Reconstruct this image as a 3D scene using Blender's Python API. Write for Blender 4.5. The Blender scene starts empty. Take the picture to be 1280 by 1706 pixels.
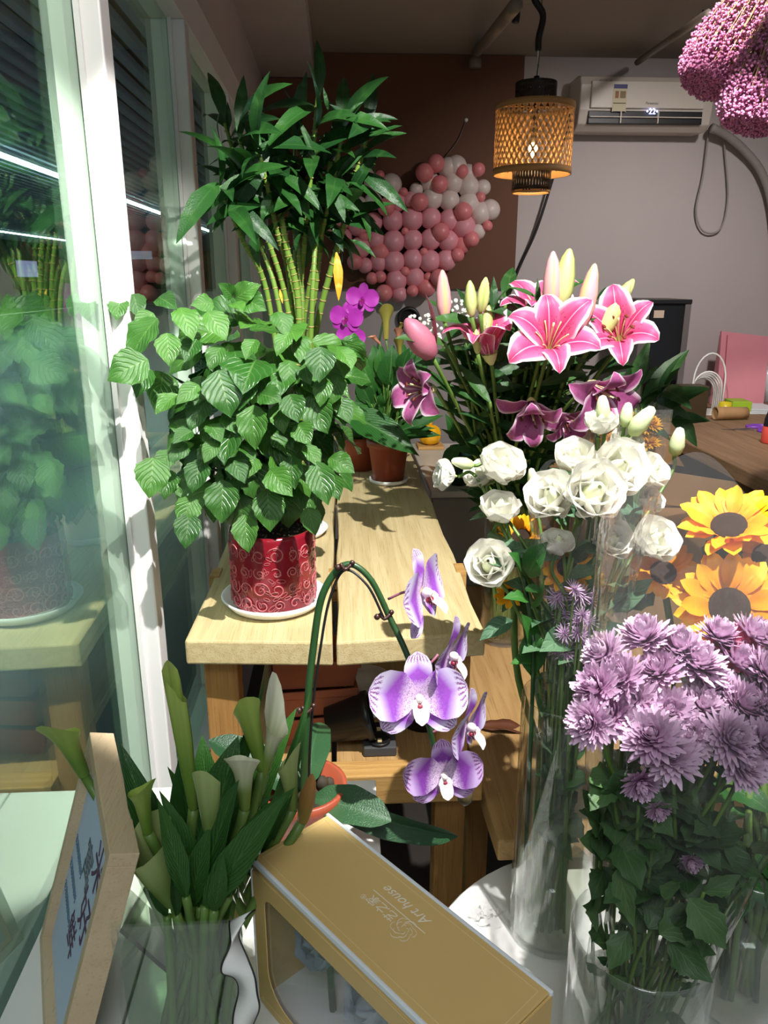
import bpy, math, random
from mathutils import Vector, Matrix
R = random.Random(11)
PI = math.pi
V = Vector
S = bpy.context.scene
COL = S.collection

# ------------------------------------------------------------------ camera
FPX, TH, PS, CAMZ = 1280.0, math.radians(16.9), math.radians(3.2), 1.45
cd = bpy.data.cameras.new('camera'); cam = bpy.data.objects.new('camera', cd); COL.objects.link(cam)
cd.sensor_fit = 'VERTICAL'; cd.sensor_height = 36.0; cd.lens = FPX / 1706 * 36.0
cd.clip_start = 0.02
cam.location = (0, 0, CAMZ); cam.rotation_euler = (PI/2 - TH, 0, -PS)
S.camera = cam
FW = V((math.sin(PS)*math.cos(TH), math.cos(PS)*math.cos(TH), -math.sin(TH)))
RT = V((math.cos(PS), -math.sin(PS), 0)); UP = RT.cross(FW); C0 = V((0, 0, CAMZ))
def P(x, y, X=None, Y=None, Z=None):
    """point on the sight line through a photo pixel, at a known X, Y or Z plane"""
    d = FW + RT*((x-640)/FPX) - UP*((y-853)/FPX)
    t = X/d.x if X is not None else Y/d.y if Y is not None else (Z-CAMZ)/d.z
    return C0 + d*t
def px2m(p):                      # metres per photo pixel at point p
    return (p-C0).dot(FW)/FPX

# ------------------------------------------------------------------ world, lamps, exposure
w = bpy.data.worlds.new('world'); S.world = w; w.use_nodes = True
bg = w.node_tree.nodes['Background']; bg.inputs[0].default_value = (0.86, 0.93, 1.0, 1); bg.inputs[1].default_value = 0.31
S.view_settings.view_transform = 'Standard'; S.view_settings.look = 'None'
S.view_settings.gamma = 1.0; S.view_settings.use_curve_mapping = False
S.view_settings.exposure = 0.12
S.cycles.transparent_max_bounces = 40
S.cycles.max_bounces = 10
def spot(name, loc, tgt, energy, half, blend, col, size):
    l = bpy.data.lights.new(name, 'SPOT'); l.energy = energy; l.spot_size = math.radians(2*half); l.spot_blend = blend
    l.color = col; l.shadow_soft_size = size
    o = bpy.data.objects.new(name, l); COL.objects.link(o); o.location = loc
    o.rotation_euler = (V(tgt)-V(loc)).to_track_quat('-Z', 'Y').to_euler()
    return o
spot('track_spot', (0.42, 0.50, 2.44), (0.06, 1.59, 0.85), 260, 28.5, 0.14, (1, 0.985, 0.955), 0.012)
spot('track_spot_window', (0.25, 0.20, 2.44), (-0.33, 1.26, 1.62), 60, 15, 0.3, (1, 0.97, 0.92), 0.012)
spot('track_spot_back', (1.5, 2.3, 2.44), (1.5, 4.2, 0.7), 95, 48, 0.9, (1, 0.93, 0.9), 0.05)
spot('track_spot_dried', (0.22, 0.95, 2.46), (0.62, 1.45, 2.03), 150, 14, 0.3, (1, 0.97, 0.9), 0.012)

al = bpy.data.lights.new('front_fill_light', 'AREA'); al.shape = 'RECTANGLE'; al.size = 1.2; al.size_y = 0.6; al.energy = 30; al.color = (0.93, 0.97, 1)  # unseen soft area lamp, added to brighten the gift box and front bench
ao = bpy.data.objects.new('front_fill_light', al); COL.objects.link(ao); ao.location = (-0.1, -1.1, 3.0); ao.rotation_euler = (math.radians(32), 0, 0)

# ------------------------------------------------------------------ mesh helpers
def lerp(a, b, t): return a+(b-a)*t
def table(tab):
    def f(x):
        for (x0, y0), (x1, y1) in zip(tab, tab[1:]):
            if x <= x1:
                t = (x-x0)/(x1-x0+1e-9); t = t*t*(3-2*t)*.5+t*.5
                return lerp(y0, y1, t)
        return tab[-1][1]
    return f
PROF = {
 'ovate': table([(0,.04),(.1,.5),(.28,.95),(.4,1),(.6,.84),(.8,.45),(.93,.14),(1,0)]),
 'lance': table([(0,.15),(.15,.6),(.4,1),(.65,.8),(.85,.4),(1,0)]),
 'oval':  table([(0,.1),(.2,.75),(.5,1),(.8,.78),(.95,.38),(1,.04)]),
 'petal': table([(0,.14),(.12,.55),(.4,.98),(.65,1),(.85,.8),(.95,.5),(1,.12)]),
 'fan':   table([(0,.10),(.12,.62),(.38,1.0),(.65,1.0),(.86,.76),(.96,.45),(1,.1)]),
 'lily':  table([(0,.22),(.2,.6),(.5,1),(.75,.8),(.92,.35),(1,0)]),
 'strap': table([(0,.5),(.2,.85),(.6,1),(.85,.68),(1,.02)]),
 'needle':table([(0,.6),(.3,1),(.8,.9),(1,.25)]),
}
def spline(pts, n=8):
    pts = [V(p) for p in pts]
    if len(pts) < 3: return [pts[0].lerp(pts[-1], i/n) for i in range(n+1)]
    q = [pts[0]*2-pts[1]] + pts + [pts[-1]*2-pts[-2]]; out = []
    for i in range(1, len(q)-2):
        p0, p1, p2, p3 = q[i-1:i+3]
        for k in range(n):
            t = k/n
            out.append(.5*((2*p1)+(p2-p0)*t+(2*p0-5*p1+4*p2-p3)*t*t+(3*p1-p0-3*p2+p3)*t**3))
    out.append(pts[-1]); return out
class MB:
    def __init__(s): s.v, s.f, s.uv = [], [], []
    def add(s, v, f, uv=None):
        o = len(s.v); s.v += [V(p) for p in v]; s.f += [tuple(i+o for i in q) for q in f]
        s.uv += uv if uv else [(0, 0)]*len(v); return s
    def box(s, a, b):
        (x0, y0, z0), (x1, y1, z1) = a, b
        return s.add([(x0,y0,z0),(x1,y0,z0),(x1,y1,z0),(x0,y1,z0),(x0,y0,z1),(x1,y0,z1),(x1,y1,z1),(x0,y1,z1)],
            [(3,2,1,0),(4,5,6,7),(0,1,5,4),(1,2,6,5),(2,3,7,6),(3,0,4,7)])
    def bar(s, p, q, w, h, up=(0,0,1)):
        p, q = V(p), V(q); d = (q-p).normalized(); x = d.cross(V(up)).normalized(); z = x.cross(d)
        vs = [c+x*a*w/2+z*b*h/2 for c in (p, q) for a, b in ((-1,-1),(1,-1),(1,1),(-1,1))]
        return s.add(vs, [(0,1,2,3),(7,6,5,4),(1,0,4,5),(2,1,5,6),(3,2,6,7),(0,3,7,4)])
    def prism(s, poly, z0, z1):
        n = len(poly)
        return s.add([(x,y,z0) for x,y in poly]+[(x,y,z1) for x,y in poly],
            [tuple(range(n))[::-1], tuple(range(n,2*n))]+[(i,(i+1)%n,n+(i+1)%n,n+i) for i in range(n)])
    def tube(s, path, r, n=7, cap=True):
        path = [V(p) for p in path]; m = len(path)
        rr = r if isinstance(r, (list, tuple)) else [r]*m
        t0 = (path[1]-path[0]).normalized(); x = t0.orthogonal().normalized(); vs = []; uv = []
        for i, p in enumerate(path):
            t = (path[min(i+1,m-1)]-path[max(i-1,0)]).normalized()
            x = (x-t*x.dot(t)).normalized(); y = t.cross(x)
            for k in range(n):
                a = 2*PI*k/n; vs.append(p+(x*math.cos(a)+y*math.sin(a))*rr[min(i,len(rr)-1)]); uv.append((k/n, i/(m-1)))
        fs = [(i*n+k, i*n+(k+1)%n, (i+1)*n+(k+1)%n, (i+1)*n+k) for i in range(m-1) for k in range(n)]
        if cap: fs += [tuple(range(n))[::-1], tuple(range((m-1)*n, m*n))]
        return s.add(vs, fs, uv)
    def lathe(s, prof, c=(0,0,0), n=24, M=None):
        c = V(c); vs = []; uv = []
        for i, (r, z) in enumerate(prof):
            for k in range(n):
                a = 2*PI*k/n; p = V((r*math.cos(a), r*math.sin(a), z))
                vs.append((M @ p if M else p)+c); uv.append((k/n, i/(len(prof)-1)))
        m = len(prof)
        fs = [(i*n+k, i*n+(k+1)%n, (i+1)*n+(k+1)%n, (i+1)*n+k) for i in range(m-1) for k in range(n)]
        return s.add(vs, fs, uv)
    def ball(s, c, r, n=12, m=7, sc=(1,1,1)):
        pr = [(r*math.sin(PI*i/m)*1.0+1e-5, -r*math.cos(PI*i/m)) for i in range(m+1)]
        return s.lathe(pr, c, n, Matrix.Diagonal(V(sc)))
    def blade(s, L, W, prof='ovate', nu=4, nv=8, bend=0.4, a0=0.0, fold=0.2, wave=0.0, wf=2.0, cup=0.0, tip=0.0, ph=0.0, twist=0.0, M=None, tooth=0.0):
        f = PROF[prof]; y = z = 0.0; vs = []; uv = []
        for j in range(nv+1):
            t = j/nv; a = a0-bend*t-tip*max(0, t-.6)**2*6
            if j: y += L/nv*math.cos(a); z += L/nv*math.sin(a)
            hw = W/2*f(t)*(1+(tooth*(1 if j % 2 else -1) if 0 < j < nv else 0)); tw = twist*t
            for i in range(nu+1):
                u = -1+2*i/nu
                h = abs(u)*hw*math.sin(fold)+cup*u*u*hw+wave*W*math.sin(wf*2*PI*t+ph+(1.7 if u > 0 else 0))*abs(u)**1.5*min(1, 4*t*(1-t)+.3)
                x = u*hw*math.cos(fold)
                x, h = x*math.cos(tw)-h*math.sin(tw), x*math.sin(tw)+h*math.cos(tw)
                p = V((x, y-h*math.sin(a), z+h*math.cos(a)))
                vs.append(M @ p if M else p); uv.append((i/nu, t))
        k = nu+1
        return s.add(vs, [(j*k+i, j*k+i+1, (j+1)*k+i+1, (j+1)*k+i) for j in range(nv) for i in range(nu)], uv)
    def mesh(s, name, mat, smooth=True):
        me = bpy.data.meshes.new(name); me.from_pydata([tuple(p) for p in s.v], [], s.f)
        ul = me.uv_layers.new(name='UVMap')
        ul.data.foreach_set('uv', [c for l in me.loops for c in s.uv[l.vertex_index]])
        if smooth: me.polygons.foreach_set('use_smooth', [True]*len(me.polygons))
        me.materials.append(mat); me.update(); return me
W = {}
def tag(o, label=None, cat=None, group=None, kind=None):
    for k, v in (('label', label), ('category', cat), ('group', group), ('kind', kind)):
        if v: o[k] = v
    return o
def thing(name, label, cat, loc=(0,0,0), group=None):
    o = bpy.data.objects.new(name, None); COL.objects.link(o); o.location = loc; o.empty_display_size = .02
    W[o] = Matrix.Translation(V(loc)); return tag(o, label, cat, group)
def inst(name, me, parent=None, M=None):
    o = bpy.data.objects.new(name, me); COL.objects.link(o); M = M or Matrix()
    if parent: o.parent = parent; o.matrix_basis = W[parent].inverted() @ M
    else: o.matrix_basis = M
    W[o] = M; return o
def mk(name, mb, mat, parent=None, smooth=True, bevel=0, solid=0):
    if not isinstance(mb, MB): m = MB(); mb(m); mb = m
    if parent is not None and not parent.data: org = W[parent].translation.copy()
    else:
        lo = V([min(p[i] for p in mb.v) for i in range(3)]); hi = V([max(p[i] for p in mb.v) for i in range(3)])
        org = V(((lo.x+hi.x)/2, (lo.y+hi.y)/2, lo.z))
    mb.v = [p-org for p in mb.v]
    o = inst(name, mb.mesh(name, mat, smooth), parent, Matrix.Translation(org))
    if solid: m = o.modifiers.new('s', 'SOLIDIFY'); m.thickness = solid; m.offset = 0
    if bevel: m = o.modifiers.new('b', 'BEVEL'); m.width = bevel; m.segments = 2; m.limit_method = 'ANGLE'
    return o
def orient(pos, d, n=(0,0,1), sc=1.0):
    """matrix whose +Y runs along d and whose +Z leans to n"""
    y = V(d).normalized(); x = y.cross(V(n))
    if x.length < 1e-4: x = y.orthogonal()
    x.normalize(); z = x.cross(y)
    return Matrix.Translation(V(pos)) @ Matrix((x, y, z)).transposed().to_4x4() @ Matrix.Scale(sc, 4)
def axis(pos, d, roll=0.0, sc=1.0):
    """matrix whose +Z runs along d"""
    q = V(d).to_track_quat('Z', 'Y').to_matrix().to_4x4()
    return Matrix.Translation(V(pos)) @ q @ Matrix.Rotation(roll, 4, 'Z') @ Matrix.Scale(sc, 4)
def struct(name, mb, mat, parent=None, **k):
    o = mk(name, mb, mat, parent, **k); return tag(o, kind='structure')

# ------------------------------------------------------------------ materials
def srgb(r, g, b):
    f = lambda c: ((c/255+.055)/1.055)**2.4 if c > 10 else c/255/12.92
    return (f(r), f(g), f(b), 1)
class N:
    def __init__(s, name):
        s.m = bpy.data.materials.new(name); s.m.use_nodes = True; s.t = s.m.node_tree; s.n = s.t.nodes; s.l = s.t.links
        s.out = s.n['Material Output']; s.bs = s.n['Principled BSDF']
    def new(s, t, **k):
        q = s.n.new(t)
        for a, b in k.items(): setattr(q, a, b)
        return q
    def set(s, sock, v):
        if hasattr(v, 'is_output') or isinstance(v, bpy.types.NodeSocket): s.l.new(v, sock)
        else: sock.default_value = v
    def math(s, op, a, b=0.0, c=None, clamp=False):
        q = s.new('ShaderNodeMath', operation=op, use_clamp=clamp); s.set(q.inputs[0], a); s.set(q.inputs[1], b)
        if c is not None: s.set(q.inputs[2], c)
        return q.outputs[0]
    def mix(s, f, a, b, blend='MIX'):
        q = s.new('ShaderNodeMix', data_type='RGBA', blend_type=blend); s.set(q.inputs[0], f); s.set(q.inputs[6], a); s.set(q.inputs[7], b); return q.outputs[2]
    def coord(s, scale=(1,1,1), out='Object'):
        tc = s.new('ShaderNodeTexCoord'); mp = s.new('ShaderNodeMapping'); s.l.new(tc.outputs[out], mp.inputs[0]); mp.inputs['Scale'].default_value = scale; return mp.outputs[0]
    def noise(s, scale, vec=None, detail=4, rough=.55, out=0):
        q = s.new('ShaderNodeTexNoise'); q.inputs['Scale'].default_value = scale; q.inputs['Detail'].default_value = detail; q.inputs['Roughness'].default_value = rough
        s.l.new(vec or s.coord(), q.inputs['Vector']); return q.outputs[out]
    def ramp(s, f, stops):
        q = s.new('ShaderNodeValToRGB'); s.l.new(f, q.inputs[0]); e = q.color_ramp.elements
        while len(e) < len(stops): e.new(.5)
        for x, (p, c) in zip(e, stops): x.position = p; x.color = c if len(c) == 4 else (*c, 1)
        return q.outputs[0]
    def uv(s):
        q = s.new('ShaderNodeSeparateXYZ'); s.l.new(s.new('ShaderNodeTexCoord').outputs['UV'], q.inputs[0]); return q.outputs[0], q.outputs[1]
    def rnd(s): return s.new('ShaderNodeObjectInfo').outputs['Random']
    def bump(s, h, st=.3, d=.01):
        q = s.new('ShaderNodeBump'); q.inputs['Strength'].default_value = st; q.inputs['Distance'].default_value = d; s.l.new(h, q.inputs['Height']); s.l.new(q.outputs[0], s.bs.inputs['Normal']); return q.outputs[0]
    def fin(s, col=None, rough=.5, spec=.5, transl=0.0, metal=0.0, emit=None, estr=0.0):
        b = s.bs
        if col is not None: s.set(b.inputs['Base Color'], col)
        s.set(b.inputs['Roughness'], rough); b.inputs['Specular IOR Level'].default_value = spec; b.inputs['Metallic'].default_value = metal
        if emit: b.inputs['Emission Color'].default_value = emit; b.inputs['Emission Strength'].default_value = estr
        if transl:
            t = s.new('ShaderNodeBsdfTranslucent'); s.set(t.inputs[0], col); mx = s.new('ShaderNodeMixShader'); mx.inputs[0].default_value = transl
            s.l.new(b.outputs[0], mx.inputs[1]); s.l.new(t.outputs[0], mx.inputs[2]); s.l.new(mx.outputs[0], s.out.inputs[0])
        return s.m
def plain(name, col, rough=.5, var=.12, scale=12, bump=0.0, bscale=60, **k):
    n = N(name); c2 = tuple(c*(1-2*var) for c in col[:3])+(1,)
    c = n.mix(n.noise(scale), col, c2) if var else col
    if bump: n.bump(n.noise(bscale), bump, .004)
    return n.fin(c, rough, **k)
def leafmat(name, dark, light, vein, rough=.36, freq=9, slant=.55, transl=.22, vs=.5, spec=.5, bump=.5):
    n = N(name); u, v = n.uv(); a = n.math('ABSOLUTE', n.math('SUBTRACT', u, .5))
    mid = n.math('LESS_THAN', a, .022)
    ph = n.math('MULTIPLY', n.math('SUBTRACT', v, n.math('MULTIPLY', a, slant)), freq*2*PI)
    sv = n.math('POWER', n.math('ADD', n.math('MULTIPLY', n.math('SINE', ph), .5), .5), 8)
    vm = n.math('MULTIPLY', n.math('MAXIMUM', mid, n.math('MULTIPLY', sv, .55)), vs)
    base = n.mix(n.rnd(), dark, light); base = n.mix(n.math('MULTIPLY', n.noise(35), .5), base, dark)
    c = n.mix(vm, base, vein)
    n.bump(n.math('SUBTRACT', n.math('MULTIPLY', n.noise(60), .6), sv), bump, .003)
    return n.fin(c, rough, spec, transl)
def glassmat(name, tint=(.95,.985,.96,1), r0=.04, haze=0.0, rough=0.0, bump=0.0, bs=20, hcol=(1,1,1,1), gcol=(1,1,1,1)):
    n = N(name); n.n.remove(n.bs)
    lw = n.new('ShaderNodeLayerWeight'); lw.inputs['Blend'].default_value = .5
    fac = n.math('ADD', n.math('MULTIPLY', n.math('POWER', lw.outputs['Facing'], 5), 1-r0), r0, clamp=True)
    t = n.new('ShaderNodeBsdfTransparent'); t.inputs[0].default_value = tint
    g = n.new('ShaderNodeBsdfGlossy'); g.inputs['Roughness'].default_value = rough; g.inputs[0].default_value = gcol
    if bump:
        q = n.new('ShaderNodeBump'); q.inputs['Strength'].default_value = bump; q.inputs['Distance'].default_value = .01
        n.l.new(n.noise(bs, n.coord((1,1,.35)), 3), q.inputs['Height']); n.l.new(q.outputs[0], g.inputs['Normal']); n.l.new(q.outputs[0], lw.inputs['Normal'])
    mx = n.new('ShaderNodeMixShader'); n.l.new(fac, mx.inputs[0]); n.l.new(t.outputs[0], mx.inputs[1]); n.l.new(g.outputs[0], mx.inputs[2]); res = mx.outputs[0]
    if haze:
        d = n.new('ShaderNodeBsdfDiffuse'); d.inputs[0].default_value = hcol; m2 = n.new('ShaderNodeMixShader')
        n.l.new(n.math('MULTIPLY', n.noise(9, n.coord((1,1,.3))), haze*2), m2.inputs[0]); n.l.new(res, m2.inputs[1]); n.l.new(d.outputs[0], m2.inputs[2]); res = m2.outputs[0]
    n.l.new(res, n.out.inputs[0]); return n.m
def emis(name, col, st):
    n = N(name); return n.fin(col, .5, emit=col, estr=st)
def woodmat(name, c1, c2, c3, ring=26.0, ax='Y', rough=.6):
    n = N(name); sc = {'Y': (9,.55,9), 'X': (.55,9,9), 'Z': (9,9,.55)}[ax]
    v = n.coord(sc); big = n.noise(1.3, v, 3); fine = n.noise(14, n.coord(tuple(3*c if c > 1 else c*.9 for c in sc)), 5, .7)
    rings = n.math('ADD', n.math('MULTIPLY', n.math('SINE', n.math('MULTIPLY', big, ring*2)), .5), .5)
    c = n.mix(n.math('MULTIPLY', rings, .5), c1, c2); c = n.mix(n.math('MULTIPLY', n.math('GREATER_THAN', fine, .58), .45), c, c3)
    c = n.mix(n.math('MULTIPLY', n.noise(2.2, n.coord()), .35), c, c2)
    n.bump(fine, .35, .004); return n.fin(c, rough, .3)

m_wallw = plain('white_plaster', srgb(196,186,184), .85, .06, 3, .15, 8)
m_ceil = plain('ceiling_paint', srgb(170,160,148), .9, .06, 3)
m_floor = plain('dark_floor', srgb(60,54,50), .5, .15, 5)
m_frame = plain('white_window_frame', srgb(232,228,226), .35, .03, 8)
m_glass = glassmat('window_glass', (.90,.97,.92,1), .19, gcol=(.80,1,.83,1))
m_board = plain('brown_hardboard', srgb(108,68,44), .7, .12, 2.5, .1, 30)
m_plank = woodmat('pine_plank', srgb(208,190,144), srgb(184,160,112), srgb(150,124,80))
m_wood = woodmat('aged_pine', srgb(184,148,98), srgb(154,116,70), srgb(108,76,44))
m_woodz = woodmat('pine_post', srgb(176,130,74), srgb(146,100,54), srgb(104,68,36), ax='Z')
m_woodx = woodmat('pine_beam', srgb(196,154,92), srgb(166,122,66), srgb(120,82,44), ax='X')
m_slab = woodmat('worktable_wood', srgb(150,120,92), srgb(120,92,68), srgb(86,64,48))
m_white = plain('white_paint', srgb(228,226,222), .5, .05, 9)
m_whitepl = plain('white_plastic', srgb(236,236,232), .35, .02)
m_black = plain('black_plastic', srgb(24,24,25), .4, .1)
m_dark = plain('dark_void', srgb(14,13,13), .8, 0)
m_tc = plain('terracotta', srgb(168,92,58), .75, .14, 14, .2)
m_tcp = plain('terracotta_plastic', srgb(158,74,48), .45, .08)
m_soil = plain('potting_soil', srgb(44,32,26), .95, .3, 80, .8, 140)
m_stem = plain('green_stem', srgb(98,130,56), .45, .15, 30)
m_stemd = plain('dark_green_stem', srgb(40,76,36), .4, .15, 30)
m_cord = plain('grey_cord', srgb(120,114,106), .6, .1)
m_bcord = plain('black_cord', srgb(22,20,20), .5, .1)
m_vglass = glassmat('vase_glass', (.965,.985,.975,1), .085)
m_water = glassmat('vase_water', (.93,.95,.88,1), .03)
m_cello = glassmat('cellophane', (.975,.975,.975,1), .035, .028, .08, .9, 26)
m_cone = glassmat('stiff_film', (.975,.975,.975,1), .04, .03, .08, 1.0, 22)
m_kraft = plain('kraft_paper', srgb(178,138,94), .8, .1, 20)

# ================================================================== the setting
BW = 4.24                                   # back wall
struct('floor', lambda m: m.box((-.37,-1.5,-.05),(3.2,BW+.1,0)), m_floor, smooth=False)
struct('ceiling', lambda m: m.box((-.37,-.3,2.5),(3.2,BW+.1,2.56)), m_ceil, smooth=False)
struct('wall_back', lambda m: m.box((-.46,BW,0),(3.2,BW+.1,2.5)), m_wallw, smooth=False)
struct('wall_right', lambda m: m.box((3.1,.5,0),(3.2,BW,2.5)), m_wallw, smooth=False)
struct('wall_left', lambda m: m.box((-.44,-1.5,2.09),(-.36,BW,2.5)), m_wallw, smooth=False)
struct('trim_1', lambda m: m.box((-.36,-.3,2.39),(-.105,BW,2.5)), m_wallw, smooth=False)
struct('trim_2', lambda m: m.box((-.44,-1.5,0),(-.36,BW,.30)), m_wallw, smooth=False)
win = thing('window_1', None, None, (-.37, 1.3, .30)); win['kind'] = 'structure'
MULL = [-.55, 1.262, 1.945, 2.65, 3.36]
mk('header', lambda m: m.box((-.43,-1.5,1.995),(-.33,BW,2.09)), m_frame, win, False, .002)
mk('sill', lambda m: m.box((-.43,-1.5,.30),(-.33,BW,.36)), m_frame, win, False, .002)
for y in MULL:
    mk('mullion', lambda m: m.box((-.415,y,.36),(-.33,y+.05,1.995)), m_frame, win, False, .003)
    mk('glazing_bead', lambda m: m.box((-.366,y-.007,.36),(-.358,y,1.995)), m_frame, win, False)
ends = MULL+[BW]
for a, b in zip(ends, ends[1:]):
    mk('pane', lambda m: m.box((-.373,a+(.05 if a > -.6 else 0),.36),(-.367,b,1.995)), m_glass, win, False)
mk('pane', lambda m: m.box((-.373,-1.5,.36),(-.367,MULL[0],1.995)), m_glass, win, False)

# the mall corridor beyond the glass
m_slat = plain('slat_grey', srgb(176,182,198), .6, .1, 2)
m_cwall = plain('corridor_dark', srgb(26,28,32), .8, .2, 1)
struct('corridor_floor', lambda m: m.box((-14,-2,-.06),(-.45,48,-.01)), plain('corridor_tile', srgb(84,88,92), .3, .1, 2), smooth=False)
struct('corridor_wall', lambda m: m.box((-14.2,48,0),(-.45,48.2,3.5)), m_cwall, smooth=False)
struct('corridor_wall_far', lambda m: m.box((-14.4,-2,0),(-14.2,48,3.5)), m_cwall, smooth=False)
cc = struct('corridor_ceiling', lambda m: m.box((-14.2,-2,3.32),(-.45,48,3.4)), m_cwall, smooth=False)
sl = MB().box((-.035,-2,3.0),(.035,48,3.06)).mesh('slat', m_slat, False)
for k in range(80):
    inst('slat', sl, cc, Matrix.Translation(V((-.75-.165*k, 0, 0))))
m_led = emis('led_white', (.62,.95,1,1), 34)
for X, y0, y1, lab in ((-4.25, 2.0, 30, 'long white light strip under the slatted corridor ceiling, close to the glass'), (-11.2, 4.0, 44, 'long white light strip under the slatted corridor ceiling, far across the corridor')):
    t = thing('strip_light', lab, 'light', (X, y0, 2.93))
    mk('diffuser', lambda m: m.box((X-.05,y0,2.93),(X+.05,y1,2.96)), m_led, t, False)
    mk('housing', lambda m: m.box((X-.065,y0,2.96),(X+.065,y1,2.998)), m_whitepl, t, False)

for k, (x, y, hgt, wd_, col, lab) in enumerate(((138,432,.3,1.8,(.8,.9,1,1),'pale lit shop sign across the dark corridor'),(45,448,.7,2.4,(.55,.45,.9,1),'violet lit shop window across the dark corridor'),(236,425,.45,1.2,(.5,.7,1,1),'bluish lit shop window at the far end of the corridor'))):
    q = P(x, y, X=-14.15) if k < 2 else P(x, y, Y=47.9)
    t = thing('shop_sign', lab, 'sign', (q.x, q.y, q.z-hgt/2))
    a_, b_ = ((q.x,q.y-wd_/2,q.z-hgt/2),(q.x+.03,q.y+wd_/2,q.z+hgt/2)) if k < 2 else ((q.x-wd_/2,q.y,q.z-hgt/2),(q.x+wd_/2,q.y+.03,q.z+hgt/2))
    mk('lit_face', lambda m: m.box(a_, b_), emis('sign_glow', col, .35), t, False)
    c_, d_ = V(a_)+V((-.02,-.05,-.05)), V(b_)+V((-.02,.05,.05))
    mk('sign_frame', lambda m: m.box(c_, d_) if k < 2 else m.box(V(a_)+V((-.05,.02,-.05)), V(b_)+V((.05,.02,.05))), m_black, t, False)

# brown board on the back wall
a = P(437,131,Y=BW-.03); b = P(523,90,Y=BW-.03); c = P(873,96,Y=BW-.03); d = P(857,481,Y=BW-.03)
zb = d.z
def board(m):
    poly = [(a.x,zb),(d.x,zb),(d.x,2.497),(b.x,2.497),(b.x,2.385),(a.x,2.385)]
    n = len(poly); vs = [(x,BW-.025,z) for x,z in poly]+[(x,BW-.003,z) for x,z in poly]
    m.add(vs, [tuple(range(n)), tuple(range(n,2*n))[::-1]]+[(i,n+i,n+(i+1)%n,(i+1)%n) for i in range(n)])
tag(mk('backdrop_board', board, m_board, smooth=False), 'large brown hardboard panel on the back wall behind the balloon heart', 'board')

# balloons
def balmat(n, c): return plain(n, c, .38, .04, 20)
BAL = {'white': (balmat('white_latex', srgb(226,212,206)), 'white balloon'),
       'pink': (balmat('pink_latex', srgb(232,160,172)), 'pale pink balloon'),
       'coral': (balmat('coral_latex', srgb(232,138,142)), 'coral pink balloon')}
heart = thing('balloon_heart', 'heart of white, pale pink and coral balloons on the brown board', 'balloons', P(700,495,Y=BW-.06))
blist = {'white': [(80,130,40),(265,160,62),(205,180,45),(330,260,55),(447,272,62),(330,380,50),(230,420,60),(615,305,40),(710,260,58),(880,150,62),(830,160,60),(860,260,60),(960,200,55),(965,285,62),(1060,290,45),(720,365,62),(835,375,60),(965,400,65),(1040,460,65),(1105,440,60),(1025,585,45),(90,210,55),(160,270,58),(100,340,55)],
 'pink': [(490,385,55),(575,370,45),(460,510,62),(585,500,66),(712,495,62),(835,505,62),(935,550,68),(225,545,60),(330,520,55),(130,500,55),(345,640,55),(465,650,65),(590,640,62),(712,635,62),(830,645,62),(240,690,62),(465,785,65),(592,770,62),(705,780,65),(815,775,62),(275,810,45),(365,790,55),(480,910,65),(605,890,60),(500,1000,50),(130,620,50),(60,430,50),(50,560,50)],
 'coral': [(745,130,50),(672,190,52),(770,268,48),(920,180,38),(1030,170,38),(375,205,25),(530,320,25),(637,385,50),(415,420,50),(930,450,52),(1045,355,28),(1090,545,30),(780,585,50),(920,670,55),(985,635,45),(890,740,40),(540,580,22),(265,620,28),(665,720,25),(375,720,58),(205,785,45),(540,850,28),(320,895,35),(375,885,35),(765,890,50),(695,885,25),(400,995,50),(680,955,60),(590,980,35)]}
for kind, L in blist.items():
    mm, lab = BAL[kind]
    mb = MB().lathe([(1e-4,-1.0)]+[(math.sin(PI*i/12)*(1-.06*math.cos(PI*i/12)), -math.cos(PI*i/12)) for i in range(1,12)]+[(.05,1.02),(.03,1.06),(.09,1.12),(.0001,1.13)], n=20)
    me = mb.mesh('balloon', mm)
    for x, y, r in L:
        rm = r/4*4.25/FPX*1.06
        yy = BW-.035-rm*1.02-(.0 if r > 54 else .055 if kind == 'coral' else .02)
        p = P(540+x/4, 240+y/4, Y=yy)
        o = inst('balloon', me, heart, axis(p, (R.uniform(-.3,.3), 1, R.uniform(-.3,.3)), 0, rm))
        o['label'] = lab
p0 = P(742,262,Y=BW-.05); p1 = P(777,200,Y=BW-.03)
t = thing('hanging_string', 'thin string hooked on the board above the balloon heart', 'string', p1)
mk('string', MB().tube(spline([p0,(p0+p1)/2+V((.01,0,-.01)),p1], 6), .0025, 5), m_cord, t)
mk('hook', MB().ball(p1, .010, 8, 5), m_whitepl, t)

# air conditioner
ax0, ax1 = P(968,150,Y=4.03).x, P(1192,150,Y=4.03).x; az1, az0 = P(1000,121,Y=4.03).z, P(1000,213,Y=4.03).z
m_ac = plain('ac_white', srgb(206,196,184), .4, .03); m_acp = plain('ac_panel', srgb(214,205,193), .35, .02)
ac = thing('air_conditioner', 'white split air conditioner high on the back wall with lit temperature display', 'air conditioner', ((ax0+ax1)/2, BW, az0))
def acbody(m):
    pr = [(4.23,az0),(4.10,az0-.005),(4.05,az0+.02),(4.035,az0+.08),(4.03,az1-.05),(4.05,az1-.01),(4.09,az1),(4.23,az1)]
    n = len(pr); m.add([(x,y,z) for x in (ax0,ax1) for y,z in pr], [tuple(range(n))[::-1], tuple(range(n,2*n))]+[(i,(i+1)%n,n+(i+1)%n,n+i) for i in range(n)])
mk('body', acbody, m_ac, ac, False, .006)
mk('front_panel', lambda m: m.box((ax0+.05,4.018,az0+.085),(ax1-.05,4.035,az1-.035)), m_acp, ac, False, .004)
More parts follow.
